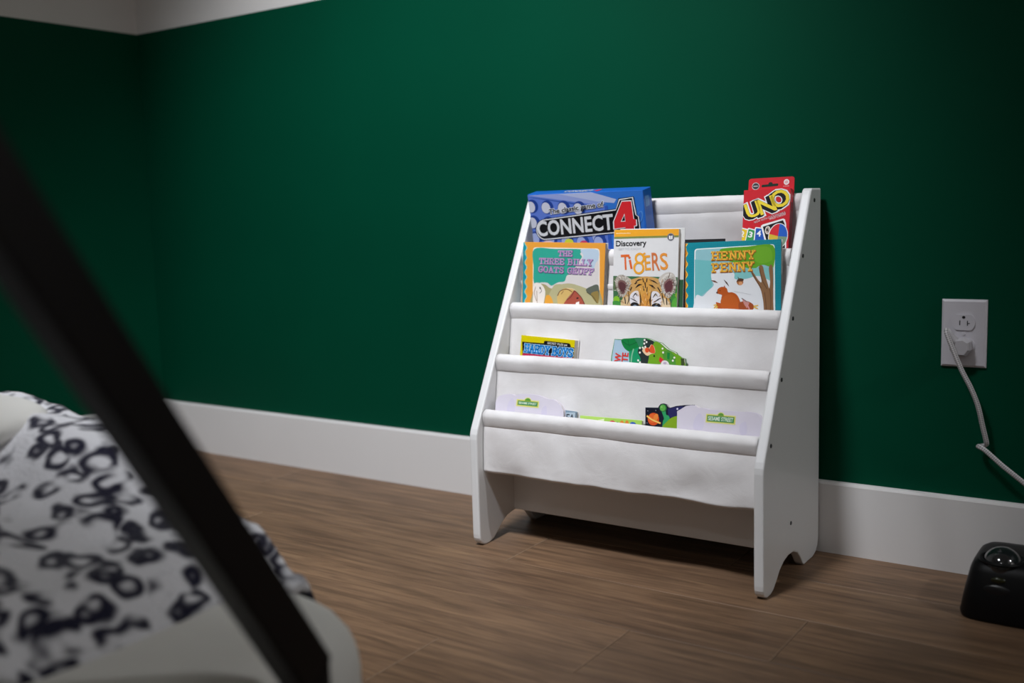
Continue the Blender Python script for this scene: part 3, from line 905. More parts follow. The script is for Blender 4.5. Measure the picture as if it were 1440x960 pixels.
# muzzle patches and stripes
a.blob([(270, 790), (310, 740), (360, 740), (372, 850), (350, 900), (280, 880)], '#dcd8dc')
a.blob([(500, 740), (560, 740), (595, 800), (590, 880), (510, 890), (495, 820)], '#dcd8dc')
a.blob([(360, 640), (430, 600), (500, 640), (490, 720), (480, 900), (470, 1100), (390, 1100), (380, 900), (365, 720)], '#d19a4a')
a.blob([(392, 800), (430, 750), (470, 800), (470, 1000), (395, 1000)], '#cf9040')
a.blob([(170, 860), (250, 790), (270, 900), (220, 1000)], '#cdb28a'); a.blob([(600, 800), (680, 850), (690, 980), (620, 960)], '#d8c3a4')
S_ = '#241c1c'
for pts, ww in (([(330, 640), (360, 618), (400, 612)], 14), ([(320, 660), (345, 640)], 12), ([(470, 612), (520, 630), (560, 655)], 14), ([(330, 700), (365, 670), (400, 665)], 20), ([(470, 665), (505, 680), (535, 705)], 20), ([(405, 600), (415, 640)], 10), ([(450, 600), (446, 640)], 10), ([(432, 640), (434, 700)], 9), ([(410, 680), (420, 730)], 9), ([(452, 690), (448, 740)], 9), ([(376, 740), (385, 830), (380, 900)], 15), ([(495, 740), (482, 830), (486, 900)], 15), ([(300, 800), (330, 760), (350, 790)], 13), ([(275, 810), (320, 830), (350, 850)], 12), ([(510, 800), (540, 760), (560, 790)], 13), ([(520, 850), (560, 820), (590, 800)], 12), ([(255, 740), (262, 820), (240, 880)], 12), ([(600, 730), (612, 800), (630, 870)], 12), ([(215, 800), (225, 870)], 10), ([(650, 800), (655, 870)], 10), ([(560, 690), (590, 740)], 10), ([(290, 690), (275, 730)], 10)):
    a.line(pts, ww, S_, taper=len(pts) > 2)
a.ell(325, 885, 48, 34, '#1d1a1c', 8); a.ell(545, 888, 48, 34, '#1d1a1c', -8)
a.ell(325, 896, 22, 18, '#7a8ca0'); a.ell(545, 898, 22, 18, '#7a8ca0')
a.blob([(395, 1010), (435, 1000), (475, 1010), (435, 1060)], '#c07a72')
for k_ in range(70):     # fur strokes
    x = random.uniform(190, 680); y = random.uniform(610, 900)
    if 250 < x < 620 or y > 780:
        d_ = Vector((x - 435, y - 900)).normalized() * random.uniform(18, 34)
        a.line([(x, y), (x + d_.x, y + d_.y)], 4, random.choice(['#e0bc80', '#b27c3e', '#8f6432', '#e6cda2']), smooth=False, d=0)
for (ex_, ey_, sgn) in ((190, 680, -1), (670, 670, 1)):     # tufts round and inside the ears
    for k_ in range(60):
        an = random.uniform(0, 2 * math.pi); rr_ = random.uniform(0.55, 1.0)
        x = ex_ + 72 * rr_ * math.cos(an); y = ey_ + 105 * rr_ * math.sin(an)
        d_ = Vector((math.cos(an) + 0.3 * sgn, math.sin(an) - 0.4)).normalized() * random.uniform(16, 34)
        a.line([(x, y), (x + d_.x, y + d_.y)], 5, random.choice(['#cfc8be', '#a59a8c', '#8a7c70', '#e2ddd4', '#6b5148']), smooth=False, d=0)
a.build('cover_print', fc)

# ---- teal framed picture book of the hen
TEAL = plain('#128a98', 0.4, 0.4, 'teal_cover', 0.05)
o, fc, g = book('henny', 'picture_book', 'square picture book with teal border, yellow title and brown hen', 'book', 0.0065, TEAL, plain('#d9d6d0', 0.5), plain('#d78b2c', 0.4), group='books in the second pocket')
w, h = g['w'], g['h']
a = Art(g['A'], (-w / 2 + 0.0002, w / 2 - 0.0002, 0.001, h - 0.0002))
a.poly([(20, 100), (1215, 45), (1230, 1600), (10, 1600)], '#108999')
for r_ in range(40):
    y = 140 + r_ * 30
    for x in (80, 104, 128, 1150, 1174):
        a.rect(x, y - (x - 80) * 0.045, x + 11, y + 5 - (x - 80) * 0.045, '#3fa7b3', d=0)
for c_ in range(42):
    x = 160 + c_ * 24
    for dy in (0, 26):
        a.rect(x, 112 - (x - 160) * 0.043 + dy, x + 9, 117 - (x - 160) * 0.043 + dy, '#3fa7b3', d=0)
wave = []
for i in range(62):
    v = 98 + i * 25
    wave.append((46 + 17 * math.sin((v - 60) * 2 * math.pi / 132), v))
a.poly(wave + [(0, 1610), (0, 98)], '#f0c044'); a.poly([(x - 13, y) for x, y in wave] + [(0, 1610), (0, 98)], '#cf7a20')
a.rrect([(146, 166), (1128, 122), (1140, 1500), (132, 1500)], 40, '#e8f0ee')
a.rrect([(160, 178), (1114, 136), (1124, 1490), (146, 1490)], 32, '#8fbfc6')
a.blob([(500, 168), (800, 148), (1108, 138), (1114, 400), (1060, 390), (990, 370), (930, 392), (880, 430), (780, 400), (600, 330), (480, 300), (470, 220)], '#62a526')
a.blob([(880, 170), (1060, 160), (1100, 300), (1000, 350), (900, 320)], '#6fae2c')
a.poly([(640, 420), (1110, 400), (1112, 640), (880, 560), (640, 540)], '#7fc0bf')
a.poly([(150, 300), (380, 320), (370, 640), (150, 820)], '#6fb9bb')
a.blob([(360, 470), (420, 420), (520, 440), (640, 470), (650, 540), (740, 545), (830, 530), (900, 505), (980, 520), (1112, 620), (1118, 1000), (1110, 1450), (150, 1450), (150, 800), (250, 760), (310, 700), (390, 620), (365, 560)], '#dfe1e4')
# tree
T_ = '#8a6444'
a.blob([(1000, 1300), (1000, 900), (985, 760), (960, 660), (915, 580), (850, 470), (870, 455), (940, 560), (975, 570), (940, 400), (985, 380), (1010, 480), (1050, 610), (1065, 650), (1075, 560), (1060, 400), (1106, 400), (1112, 800), (1118, 1300)], T_, n=3)
a.line([(1010, 700), (1030, 900), (1025, 1100)], 10, '#6e4c32'); a.line([(1070, 660), (1085, 800), (1075, 1000)], 9, '#6e4c32'); a.line([(950, 410), (985, 560), (1040, 660)], 8, '#5d402b'); a.line([(860, 470), (920, 570), (970, 650)], 8, '#5d402b')
# acorn and feathers
a.ell(715, 580, 40, 38, '#a8683c'); a.ell(722, 596, 24, 22, '#d79a6c'); a.blob([(672, 575), (700, 535), (755, 540), (752, 565), (700, 570)], '#5a3a28'); a.line([(690, 515), (700, 540)], 8, '#4a3022', smooth=False)
a.line([(360, 562), (400, 572), (440, 590)], 22, '#6f4230', taper=True); a.line([(518, 552), (550, 590), (580, 632)], 18, '#4d3128', taper=True)
# hen
H_ = '#b5531c'
a.blob([(485, 780), (490, 740), (440, 720), (440, 670), (490, 640), (550, 655), (570, 705), (620, 705), (680, 740), (720, 830), (720, 930), (690, 1000), (600, 1040), (500, 1010), (450, 930), (430, 870), (420, 830), (480, 840)], H_)
a.blob([(480, 800), (560, 740), (640, 740), (690, 820), (690, 930), (600, 960), (500, 930)], '#bd5c22')
a.poly([(515, 640), (525, 620), (535, 645)], '#a83a22'); a.poly([(442, 690), (418, 712), (440, 730)], '#5b4238')
a.ell(470, 685, 6, 6, '#2a1a14')
a.blob([(700, 840), (770, 810), (830, 820), (880, 860), (860, 920), (720, 930)], '#9d4a24')
a.poly([(735, 770), (830, 830), (800, 900), (765, 850)], '#c58a84'); a.line([(735, 775), (800, 820)], 8, '#5d5f5c', smooth=False)
a.line([(800, 850), (830, 910)], 16, '#cf8f90', smooth=False)
for p in ([(430, 860), (390, 870)], [(430, 870), (395, 905)], [(440, 880), (420, 915)], [(880, 870), (935, 860)], [(880, 880), (930, 900)]):
    a.line(p, 13, '#e0b23c', smooth=False)
a.line([(640, 690), (850, 730)], 3, '#b9bcc0', smooth=False)
for txt, p0, p1, hh in (('HENNY', (368, 302), (895, 290), 92), ('PENNY', (372, 452), (880, 432), 96)):
    a.slab(txt, (p0[0] + 4, p0[1] + 5), (p1[0] + 4, p1[1] + 5), hh, 27, '#b9682a', gap=0.24)
    a.slab(txt, p0, p1, hh, 18, '#f4bc44', gap=0.24)
a.build('cover_print', fc)
# ---- thin black folder behind the teal book
fol = thing('thin_folder', 'thin black booklet edge showing behind the teal picture book', 'book', (1.605, -0.1362, 0.3378), rotm(dict(lean=5, roll=1.0)))
obj('cover', B(-0.052, 0.0215, 0, 0.0011, 0, 0.1945, 0.0002, 1), plain('#131316', 0.5), fol)
obj('page_block', B(-0.051, 0.0205, 0.0011, 0.0030, 0.001, 0.1965), plain('#1c1c20', 0.7), fol)
obj('back_cover', B(-0.052, 0.0215, 0.0030, 0.0040, 0, 0.1985, 0.0002, 1), plain('#16161a', 0.5), fol)

# ---- yellow and black paperback
o, fc, g = book('hardy', 'paperback_book', 'yellow and black paperback with blue lettering in the third pocket', 'book', 0.0140, plain('#d4c400', 0.4, 0.4, 'yellow_cover'), plain('#d9d6d3', 0.5), group='books in the third pocket', inset=0.0006)
w, h = g['w'], g['h']
bc = [c for c in o.children if c.name.startswith('back_cover')][0]
bc.location.x = 0.0012; bc.location.z = 0.001
a = Art(g['A'], (-w / 2 + 0.0002, w / 2 - 0.0002, 0.001, h - 0.0002))
a.poly([(185, 262), (600, 296), (1165, 375), (1180, 590), (195, 490)], '#0d0d12')
a.rrect([(592, 245), (1075, 300), (1085, 400), (592, 330)], 40, '#0d0d12')
a.text('SECRET FILES #4', (655, 305), (1015, 350), 36, '#d8d8d4', bold=0.01)
a.poly([(190, 480), (1185, 562), (1190, 900), (200, 900)], '#b8214c')
a.slab('HARDY BOYS', (228, 452), (1115, 545), 142, 44, '#bfe0f2', gap=0.12, space=0.35)
a.slab('HARDY BOYS', (228, 452), (1115, 545), 142, 29, '#1f86d2', gap=0.12, space=0.35)
a.blob([(300, 700), (500, 640), (800, 700), (900, 1000), (400, 1050)], '#2d4d86'); 
a.build('cover_print', fc)

# ---- green die-cut board book
g = G['die']
def cut(pts):
    aa = g['A']
    return [(aa[0] * u + aa[1] * v + aa[2], aa[3] * u + aa[4] * v + aa[5]) for u, v in [tuple(p)[:2] for p in pts]]
oline = [(60, 1500), (70, 1000), (110, 500), (168, 195), (280, 205), (330, 190), (430, 185), (560, 175), (680, 180), (760, 200), (840, 235), (940, 262), (1060, 370), (1180, 425), (1220, 490), (1330, 530), (1345, 700), (1300, 1500)]
SHP = [(x, max(z, 0.0)) for x, z in cut(oline)]
o, fc, _g = book('die', 'shaped_board_book', 'green leafy shaped board book with red lettering in the third pocket', 'book', 0.011, plain('#2f8a3c', 0.4, 0.4, 'green_board', 0.1), plain('#3a7a3a', 0.5), outline=SHP, group='books in the third pocket')
a = Art(g['A'], (-0.075, 0.075, 0.002, 0.2))
a.poly([(110, 900), (125, 500), (172, 205), (285, 215), (420, 400), (480, 1200), (100, 1300)], '#a9c2d4')
a.blob([(285, 215), (350, 195), (420, 200), (520, 190), (600, 230), (590, 330), (500, 400), (420, 410), (330, 340)], '#0f7b3c')
a.line([(300, 230), (420, 300), (560, 250)], 12, '#0a5a30'); a.line([(400, 210), (430, 330)], 8, '#0a5a30')
a.blob([(520, 190), (620, 180), (740, 205), (700, 300), (600, 330), (560, 260)], '#35805c')
a.poly([(420, 410), (600, 330), (640, 480), (620, 900), (440, 900)], '#149060')
a.line([(500, 365), (470, 480), (455, 620)], 22, '#7fb894')
a.blob([(680, 200), (760, 215), (840, 245), (850, 420), (760, 480), (770, 800), (540, 800), (620, 560), (570, 420), (600, 350), (660, 330)], '#26302e')
a.blob([(770, 460), (850, 260), (930, 262), (1060, 380), (1180, 430), (1330, 540), (1330, 800), (760, 900)], '#6fa320')
a.blob([(990, 420), (1070, 390), (1140, 430), (1200, 520), (1190, 700), (1080, 640), (1010, 540)], '#4f9236')
a.poly([(1065, 425), (1110, 430), (1105, 545), (1065, 530)], '#0f8036')
a.blob([(650, 400), (690, 340), (760, 345), (800, 290), (850, 330), (865, 430), (800, 450), (730, 480)], '#e9c7a0')
a.blob([(700, 360), (745, 345), (765, 400), (730, 430), (700, 410)], '#dc4f25'); a.blob([(770, 380), (800, 300), (840, 320), (862, 430), (790, 430)], '#e0562a')
a.line([(760, 350), (775, 420)], 10, '#7c2c18', smooth=False)
a.ell(850, 485, 14, 16, '#1b1b1b')
for (x, y) in ((610, 350), (608, 428), (700, 330), (722, 250), (684, 276), (690, 215), (660, 345), (612, 595), (580, 560), (990, 360), (1000, 425), (1160, 560), (1185, 510)):
    a.ell(x, y, 16, 18, '#ece9e0')
a.poly([(945, 495), (1010, 545), (960, 605), (930, 560)], '#c92a35')
a.blob([(960, 640), (985, 570), (1050, 560), (1100, 620), (1090, 760), (970, 760)], '#e2d9dc'); a.ell(1030, 605, 28, 22, '#b9a8c0')
a.poly([(1290, 520), (1345, 525), (1345, 700), (1300, 660)], '#3c4a26')
a.text('W', (270, 590), (292, 452), 100, '#d7382f', bold=0.03)
a.text('TE', (395, 590), (412, 440), 100, '#d7382f', bold=0.03)
a.build('cover_print', fc)

# ---- two pale lavender scalloped board books with street-sign logos
LAV = plain('#d9d3df', 0.42, 0.35, 'lavender_board', 0.04, 40)
def street(key, label, oline, sx, sy, tilt, sw, sh):
    global g
    g = G[key]
    pts = [(x, max(z, 0.0)) for x, z in cut(oline)]
    o, fc, _g = book(key, 'scalloped_board_book', label, 'book', 0.0072, LAV, plain('#cfc8d6', 0.5), outline=pts, group='board books in the lowest pocket')
    a = Art(g['A'])
    c, s_ = math.cos(R(tilt)), math.sin(R(tilt))
    def q(x, y): return (sx + x * c - y * s_, sy + x * s_ + y * c)
    a.blob([q(-sw * 1.9, 30), q(-sw * 1.5, -60), q(-sw * 1.2, 60), q(-sw * 1.3, 160), q(-sw * 1.9, 160)], '#d4cee0')
    a.blob([q(sw * 1.4, 60), q(sw * 1.8, 10), q(sw * 1.9, 160), q(sw * 1.5, 180)], '#d3cddf')
    e = 14
    a.ell(*q(0, -sh * 0.9), 52, 52, '#e3df8a', n=20)
    a.rrect([q(-sw - e, -sh - e), q(sw + e, -sh - e), q(sw + e, sh + e), q(-sw - e, sh + e)], 8, '#e3df8a')
    a.ell(*q(0, -sh * 0.9), 42, 42, '#5f9a3a', n=20)
    a.rrect([q(-sw, -sh), q(sw, -sh), q(sw, sh), q(-sw, sh)], 4, '#a4b04a')
    a.rrect([q(-sw + 10, -sh + 9), q(sw - 10, -sh + 9), q(sw - 10, sh - 9), q(-sw + 10, sh - 9)], 4, '#2f8a52')
    a.text('SESAME STREET', q(-sw + 20, sh - 22), q(sw - 20, sh - 22), 2 * sh - 42, '#e6efe2', bold=0.02)
    a.build('cover_print', fc)
    return o
def bottom(oline, x0, x1): return [(x0, 1330)] + oline + [(x1, 1330)]
street('ses1', 'pale lavender scalloped board book in the lowest pocket, beside the left panel',
       [(150, 1220), (156, 60), (165, 20), (200, -30), (260, -52), (330, -62), (390, -58), (430, -40), (500, -62), (620, -58), (730, -42), (800, -18), (860, 10), (940, 16), (1000, 50), (1045, 100), (1075, 170), (1085, 1250)], 602, 70, 5.5, 140, 34)
street('ses2', 'pale lavender scalloped board book in the lowest pocket, beside the right panel',
       [(100, 1280), (112, 170), (150, 150), (195, 125), (235, 100), (300, 88), (360, 92), (420, 125), (500, 132), (560, 150), (700, 158), (860, 170), (960, 180), (1080, 180), (1170, 195), (1230, 230), (1268, 280), (1275, 1300)], 714, 280, 4.5, 188, 46)

# ---- small grey-blue book, lime book, space book
o, fc, g = book('small', 'small_book', 'small grey-blue book half hidden beside a lavender board book', 'book', 0.006, plain('#a9b7c4', 0.4, 0.35, 'greyblue_cover', 0.06), plain('#9aa6b0', 0.5), group='board books in the lowest pocket')
a = Art(g['A'], (-g['w'] / 2 + 0.0002, g['w'] / 2 - 0.0002, 0.002, g['h'] - 0.0002))
a.poly([(1060, 150), (1250, 175), (1250, 1200), (1060, 1200)], '#b3c3cf'); a.rect(1060, 140, 1260, 190, '#7f98ab'); a.rect(1240, 190, 1268, 1000, '#6f7b86')
a.text('EA', (1115, 300), (1220, 310), 90, '#3a4350', bold=0.02)
a.build('cover_print', fc)
o, fc, g = book('lime', 'lime_book', 'lime green book with bright letter tops between the lavender and space books', 'book', 0.008, plain('#a6cf5c', 0.4, 0.35, 'lime_cover', 0.04), plain('#cfd6c0', 0.5), group='board books in the lowest pocket')
a = Art(g['A'], (-g['w'] / 2 + 0.0002, g['w'] / 2 - 0.0002, 0.002, g['h'] - 0.0002))
a.poly([(50, 225), (400, 240), (380, 330), (50, 300)], '#b5d96a')
a.poly([(300, 290), (385, 275), (380, 330)], '#e4edc8')
for pts, ww, col in (([(455, 360), (462, 325), (500, 312), (525, 330), (520, 370)], 26, '#d52c4a'), ([(560, 400), (562, 318)], 24, '#4c8f35'), ([(610, 400), (612, 325), (635, 320), (640, 400)], 26, '#e08a35'), ([(675, 400), (682, 322), (700, 318), (708, 400)], 24, '#e08a35'), ([(735, 420), (745, 345), (775, 336), (800, 355), (800, 420)], 28, '#1f55b8')):
    a.line(pts, ww, col)
a.build('cover_print', fc)
g = G['alien']
sp = [(910, 1230), (915, 128), (1090, 132), (1100, 110), (1125, 82), (1160, 76), (1200, 90), (1222, 120), (1240, 138), (1330, 112), (1440, 100), (1560, 96), (1600, 140), (1600, 1230)]
o, fc, _g = book('alien', 'space_board_book', 'dark navy space board book with orange ringed planet in the lowest pocket', 'book', 0.0048, plain('#15182e', 0.4, 0.4, 'navy_board', 0.1), plain('#1b1d30', 0.5), outline=[(x, max(z, 0.0)) for x, z in cut(sp)], ct=0.001, group='board books in the lowest pocket')
a = Art(g['A'])
a.poly([(925, 140), (1090, 145), (1120, 260), (1110, 372), (915, 372)], '#0f1424')
a.poly([(1220, 150), (1340, 122), (1430, 118), (1430, 270), (1230, 270)], '#28285c')
a.blob([(1140, 180), (1190, 180), (1200, 230), (1250, 290), (1280, 700), (1140, 700), (1150, 350), (1170, 280)], '#2f9f62')
a.blob([(1140, 420), (1200, 330), (1270, 270), (1350, 246), (1440, 260), (1440, 700), (1130, 700)], '#86ab22')
a.ell(1158, 138, 48, 52, '#2f7d3a'); a.ell(1152, 136, 38, 42, '#5fae4c'); a.ell(1138, 122, 14, 14, '#86c56a')
a.ell(1026, 288, 78, 86, '#d9501f'); a.ell(1012, 278, 55, 62, '#e3662c'); a.ell(1060, 262, 30, 50, '#e8873a', 20)
a.line([(935, 242), (1010, 295), (1125, 345)], 24, '#f0b04a'); a.line([(940, 246), (1010, 298), (1120, 342)], 8, '#f6d88a')
a.ell(1350, 150, 13, 13, '#d9d4ea'); a.ell(950, 175, 5, 5, '#aab'*2 if False else '#aaaabb'); a.ell(1060, 170, 5, 5, '#aaaabb'); a.ell(940, 340, 5, 5, '#aaaabb')
a.build('cover_print', fc)

# ------------------------------------------------------------------ wall outlet with plugged cord
PLATE = plain('#c9c6cc', 0.35, 0.45, 'outlet_plastic', 0.015)
DARK = plain('#0c0c0d', 0.6)
out = thing('wall_outlet', 'white double wall outlet plate on the green wall', 'outlet', (1.9665, 0, 0.382))
bm = bmesh.new()
pw, ph = 0.0328, 0.0526
lv = [(1.0, 1.0, 0.0), (1.0, 1.0, -0.0022), (0.985, 0.99, -0.0036), (0.90, 0.935, -0.0058)]
rings = [[bm.verts.new((sx * pw * a_, d_, sz * ph * b_)) for sx, sz in ((-1, -1), (1, -1), (1, 1), (-1, 1))] for a_, b_, d_ in lv]
for r0, r1 in zip(rings[:-1], rings[1:]):
    for k in range(4): bm.faces.new((r0[k], r0[(k + 1) % 4], r1[(k + 1) % 4], r1[k]))
bm.faces.new(rings[-1]); bm.faces.new(rings[0][::-1])
obj('cover_plate', bm, PLATE, out)
def recept(zc):
    o_ = []
    o_ = [(x, max(-0.0122, min(0.0122, z))) for x, z in arc(0, 0, 0.0165, 0.0160, 0, 360, 40)[:-1]]
    r = obj('receptacle', prism_y([(x, z) for x, z in o_], -0.0078, -0.004), PLATE, out)
    r.location.z = zc
    obj('slot', B(-0.0062, -0.0048, -0.0080, -0.0077, -0.0045, 0.0028), DARK, r)
    obj('slot', B(0.0048, 0.0062, -0.0080, -0.0077, -0.0050, 0.0028), DARK, r)
    obj('slot', B(0.0062, 0.0090, -0.0080, -0.0077, -0.0022, -0.0009), DARK, r)
    obj('ground_hole', prism_y(arc(0, 0.0078, 0.0024, 0.0022, 0, 360, 14)[:-1], -0.0080, -0.0077), DARK, r)
recept(0.0175); recept(-0.0195)
bm = bmesh.new()
bmesh.ops.create_cone(bm, cap_ends=True, segments=16, radius1=0.0030, radius2=0.0026, depth=0.0012, matrix=Matrix.Translation((0, -0.0064, -0.0005)) @ Matrix.Rotation(R(90), 4, 'X'))
box(bm, -0.0003, 0.0003, -0.0073, -0.0069, -0.0024, 0.0014)
obj('screw', bm, PLATE, out)

cord = thing('power_cord', 'white braided power cord plugged into the outlet and trailing to the right', 'cord', (1.9640, -0.008, 0.3625))
PO = Vector((1.9640, -0.008, 0.3625))
PLUG = plain('#b9b6ba', 0.42, 0.4, 'plug_plastic', 0.02)
bm = bmesh.new()
pl = [(-0.012, 0.011), (0.006, 0.0125), (0.0125, 0.008), (0.0135, -0.004), (0.008, -0.0125), (-0.006, -0.012), (-0.013, -0.004)]
for (sc_, yy) in ((1.0, 0.0),): pass
lay = [(1.0, 0.0), (1.0, -0.012), (0.93, -0.017), (0.80, -0.0195)]
rg = [[bm.verts.new((x * s_ * 1.15, yy, z * s_ * 1.1)) for x, z in pl] for s_, yy in lay]
for r0, r1 in zip(rg[:-1], rg[1:]):
    for k in range(7): bm.faces.new((r0[k], r0[(k + 1) % 7], r1[(k + 1) % 7], r1[k]))
bm.faces.new(rg[0][::-1]); bm.faces.new(rg[-1])
plug = obj('plug', bm, PLUG, cord)
bm = tube(bmesh.new(), [(-0.006, -0.010, 0.004), (-0.011, -0.014, 0.012), (-0.0155, -0.019, 0.022), (-0.0175, -0.022, 0.0275)], [0.0095, 0.0078, 0.0055, 0.0042], 14)
obj('strain_relief', bm, PLUG, plug, True)
def braid():
    m, nt, b = mat_nodes('braided_sleeve')
    b.inputs['Roughness'].default_value = 0.8
    uv = nt.nodes.new('ShaderNodeUVMap')
    mp = nt.nodes.new('ShaderNodeMapping'); mp.inputs['Scale'].default_value = (330, 5, 1); mp.inputs['Rotation'].default_value = (0, 0, 0)
    nt.links.new(uv.outputs[0], mp.inputs['Vector'])
    sx = nt.nodes.new('ShaderNodeSeparateXYZ'); nt.links.new(mp.outputs[0], sx.inputs[0])
    ad = nt.nodes.new('ShaderNodeMath'); ad.operation = 'ADD'; sb = nt.nodes.new('ShaderNodeMath'); sb.operation = 'SUBTRACT'
    for nn in (ad, sb):
        nt.links.new(sx.outputs[0], nn.inputs[0]); nt.links.new(sx.outputs[1], nn.inputs[1])
    cb = nt.nodes.new('ShaderNodeCombineXYZ'); nt.links.new(ad.outputs[0], cb.inputs[0]); nt.links.new(sb.outputs[0], cb.inputs[1])
    ck = nt.nodes.new('ShaderNodeTexChecker'); ck.inputs['Scale'].default_value = 1.0
    ck.inputs['Color1'].default_value = hexc('#d2cfd0'); ck.inputs['Color2'].default_value = hexc('#8f8c8e')
    nt.links.new(cb.outputs[0], ck.inputs['Vector'])
    nt.links.new(ck.outputs['Color'], b.inputs['Base Color'])
    bp = nt.nodes.new('ShaderNodeBump'); bp.inputs['Strength'].default_value = 0.4; bp.inputs['Distance'].default_value = 0.0006
    nt.links.new(ck.outputs['Fac'], bp.inputs['Height']); nt.links.new(bp.outputs['Normal'], b.inputs['Normal'])
    return m
path = [(1.9465, -0.0300, 0.3905), (1.9480, -0.0345, 0.3840), (1.9571, -0.0360, 0.3617), (1.9704, -0.0360, 0.3298), (1.9837, -0.0340, 0.3030), (1.9937, -0.030, 0.2756), (2.0000, -0.024, 0.2440), (2.0046, -0.018, 0.2200), (2.0040, -0.0130, 0.2125), (1.9975, -0.0130, 0.2095), (1.9945, -0.0200, 0.2100), (1.9985, -0.0275, 0.2105), (2.0075, -0.0310, 0.2060), (2.0316, -0.0350, 0.1869), (2.0620, -0.0400, 0.1655), (2.110, -0.048, 0.130), (2.17, -0.060, 0.080), (2.23, -0.075, 0.030), (2.30, -0.090, 0.0060), (2.40, -0.11, 0.0042), (2.55, -0.15, 0.0042)]
bm = tube(bmesh.new(), [p - PO for p in spline(path, 8)], 0.0037, 12, uv=True)
obj('cable', bm, braid(), cord)

# ------------------------------------------------------------------ black plastic device on the floor
BLACK = plain('#0b0b0d', 0.45, 0.22, 'black_plastic', 0.1, 80)
dev = thing('black_device', 'black plastic device with a glossy domed top on the floor by the baseboard', 'device', (2.072, -0.125, 0))
bm = bmesh.new()
lev = [(0.070, 0.071, 0.0, 0.0), (0.0715, 0.0725, 0.006, 0.0), (0.066, 0.067, 0.040, 0.001), (0.0605, 0.0610, 0.066, 0.002), (0.057, 0.057, 0.0755, 0.003), (0.050, 0.050, 0.0805, 0.003), (0.035, 0.035, 0.0825, 0.003)]
n = 40
rgs = []
for ax_, ay_, z, oy in lev:
    ring = []
    for k in range(n):
        an = 2 * math.pi * k / n
        c, s_ = math.cos(an), math.sin(an)
        e = 0.36
        ring.append(bm.verts.new((ax_ * math.copysign(abs(c) ** e, c), oy + ay_ * math.copysign(abs(s_) ** e, s_), z)))
    rgs.append(ring)
for r0, r1 in zip(rgs[:-1], rgs[1:]):
    for k in range(n): bm.faces.new((r0[k], r0[(k + 1) % n], r1[(k + 1) % n], r1[k]))
bm.faces.new(rgs[0][::-1]); bm.faces.new(rgs[-1])
obj('body', bm, BLACK, dev, True)
DOME = plain('#1c1d20', 0.10, 0.7, 'smoked_dome', 0.05, coat=1.0)
bm = bmesh.new()
bmesh.ops.create_uvsphere(bm, u_segments=28, v_segments=16, radius=0.028)
for v in bm.verts:
    v.co = Vector((v.co.x * 0.95, v.co.y * 1.05, max(v.co.z, -0.012) * 0.95))
dome = obj('dome', bm, DOME, dev, True)
dome.location = (-0.019, -0.028, 0.0715)
obj('dome_ring', tube(bmesh.new(), [(0.0285 * math.cos(R(q)), 0.0305 * math.sin(R(q)), 0.0095) for q in range(0, 361, 15)], 0.0026, 8), BLACK, dome, True)
bm = bmesh.new()
bmesh.ops.create_uvsphere(bm, u_segments=20, v_segments=12, radius=0.009)
for v in bm.verts: v.co = Vector((v.co.x * 1.1, v.co.y * 0.35, v.co.z * 0.50))
lens = obj('indicator_lens', bm, plain('#22240c', 0.25, 0.5, 'olive_lens'), dev, True)
lens.location = (-0.019, -0.0605, 0.0600)
bm = bmesh.new()
bmesh.ops.create_uvsphere(bm, u_segments=24, v_segments=12, radius=0.020)
for v in bm.verts: v.co = Vector((v.co.x * 1.1, v.co.y * 0.22, v.co.z * 0.50))
fb = obj('front_button', bm, plain('#101114', 0.3, 0.5, 'button_gloss'), dev, True)
fb.location = (-0.019, -0.0615, 0.0440)

# ------------------------------------------------------------------ low tent-frame bed in the foreground
BEDB = plain('#0c0c0e', 0.42, 0.4, 'black_bed_paint', 0.1, 40)
LX, LY, BZ = 1.680, -1.138, 0.226
YC, XH = -1.66, 0.22
bed = thing('tent_bed', 'black tent-frame floor bed with a slanted post in the near left corner', 'bed', (0.95, YC, 0))
bo = Vector((0.95, YC, 0))
def beam(name, p, q, a_, b_, up=(1, 0, 0), ext=0.0):
    p, q = Vector(p) - bo, Vector(q) - bo
    d = (q - p).normalized()
    p -= d * ext; q += d * ext
    s1 = (Vector(up) - d * d.dot(Vector(up))).normalized()
    s2 = d.cross(s1)
    bm = bmesh.new()
    vs = []
    for c in (p, q):
        for i, j in ((-1, -1), (1, -1), (1, 1), (-1, 1)):
            vs.append(bm.verts.new(c + s1 * i * a_ / 2 + s2 * j * b_ / 2))
    for f in ((0, 1, 2, 3), (7, 6, 5, 4), (0, 4, 5, 1), (1, 5, 6, 2), (2, 6, 7, 3), (3, 7, 4, 0)):
        bm.faces.new([vs[i] for i in f])
    bmesh.ops.bevel(bm, geom=bm.edges[:], offset=0.002, segments=2, affect='EDGES')
    return obj(name, bm, BEDB, bed)
SL = (0.058, -0.256, 0.378)
kz = (YC - LY) / SL[1]
for hx, sx in ((LX, 1), (XH, -1)):
    apex = Vector((hx + sx * SL[0] * kz, YC, BZ + SL[2] * kz))
    for sy in (1, -1):
        ly = YC + sy * (LY - YC)
        beam('leg', (hx, ly, 0), (hx, ly, BZ + 0.010), 0.031, 0.031)
        beam('slanted_post', (hx, ly, BZ), apex, 0.031, 0.037, ext=0.004)
    beam('end_rail', (hx, LY, 0.105), (hx, 2 * YC - LY, 0.105), 0.022, 0.055)
za = BZ + SL[2] * kz
beam('ridge_pole', (LX + SL[0] * kz + 0.03, YC, za), (XH - SL[0] * kz - 0.03, YC, za), 0.031, 0.031, up=(0, 1, 0))
for sy in (1, -1):
    beam('side_rail', (LX, YC + sy * (LY - YC), 0.030), (XH, YC + sy * (LY - YC), 0.030), 0.022, 0.04, up=(0, 1, 0))
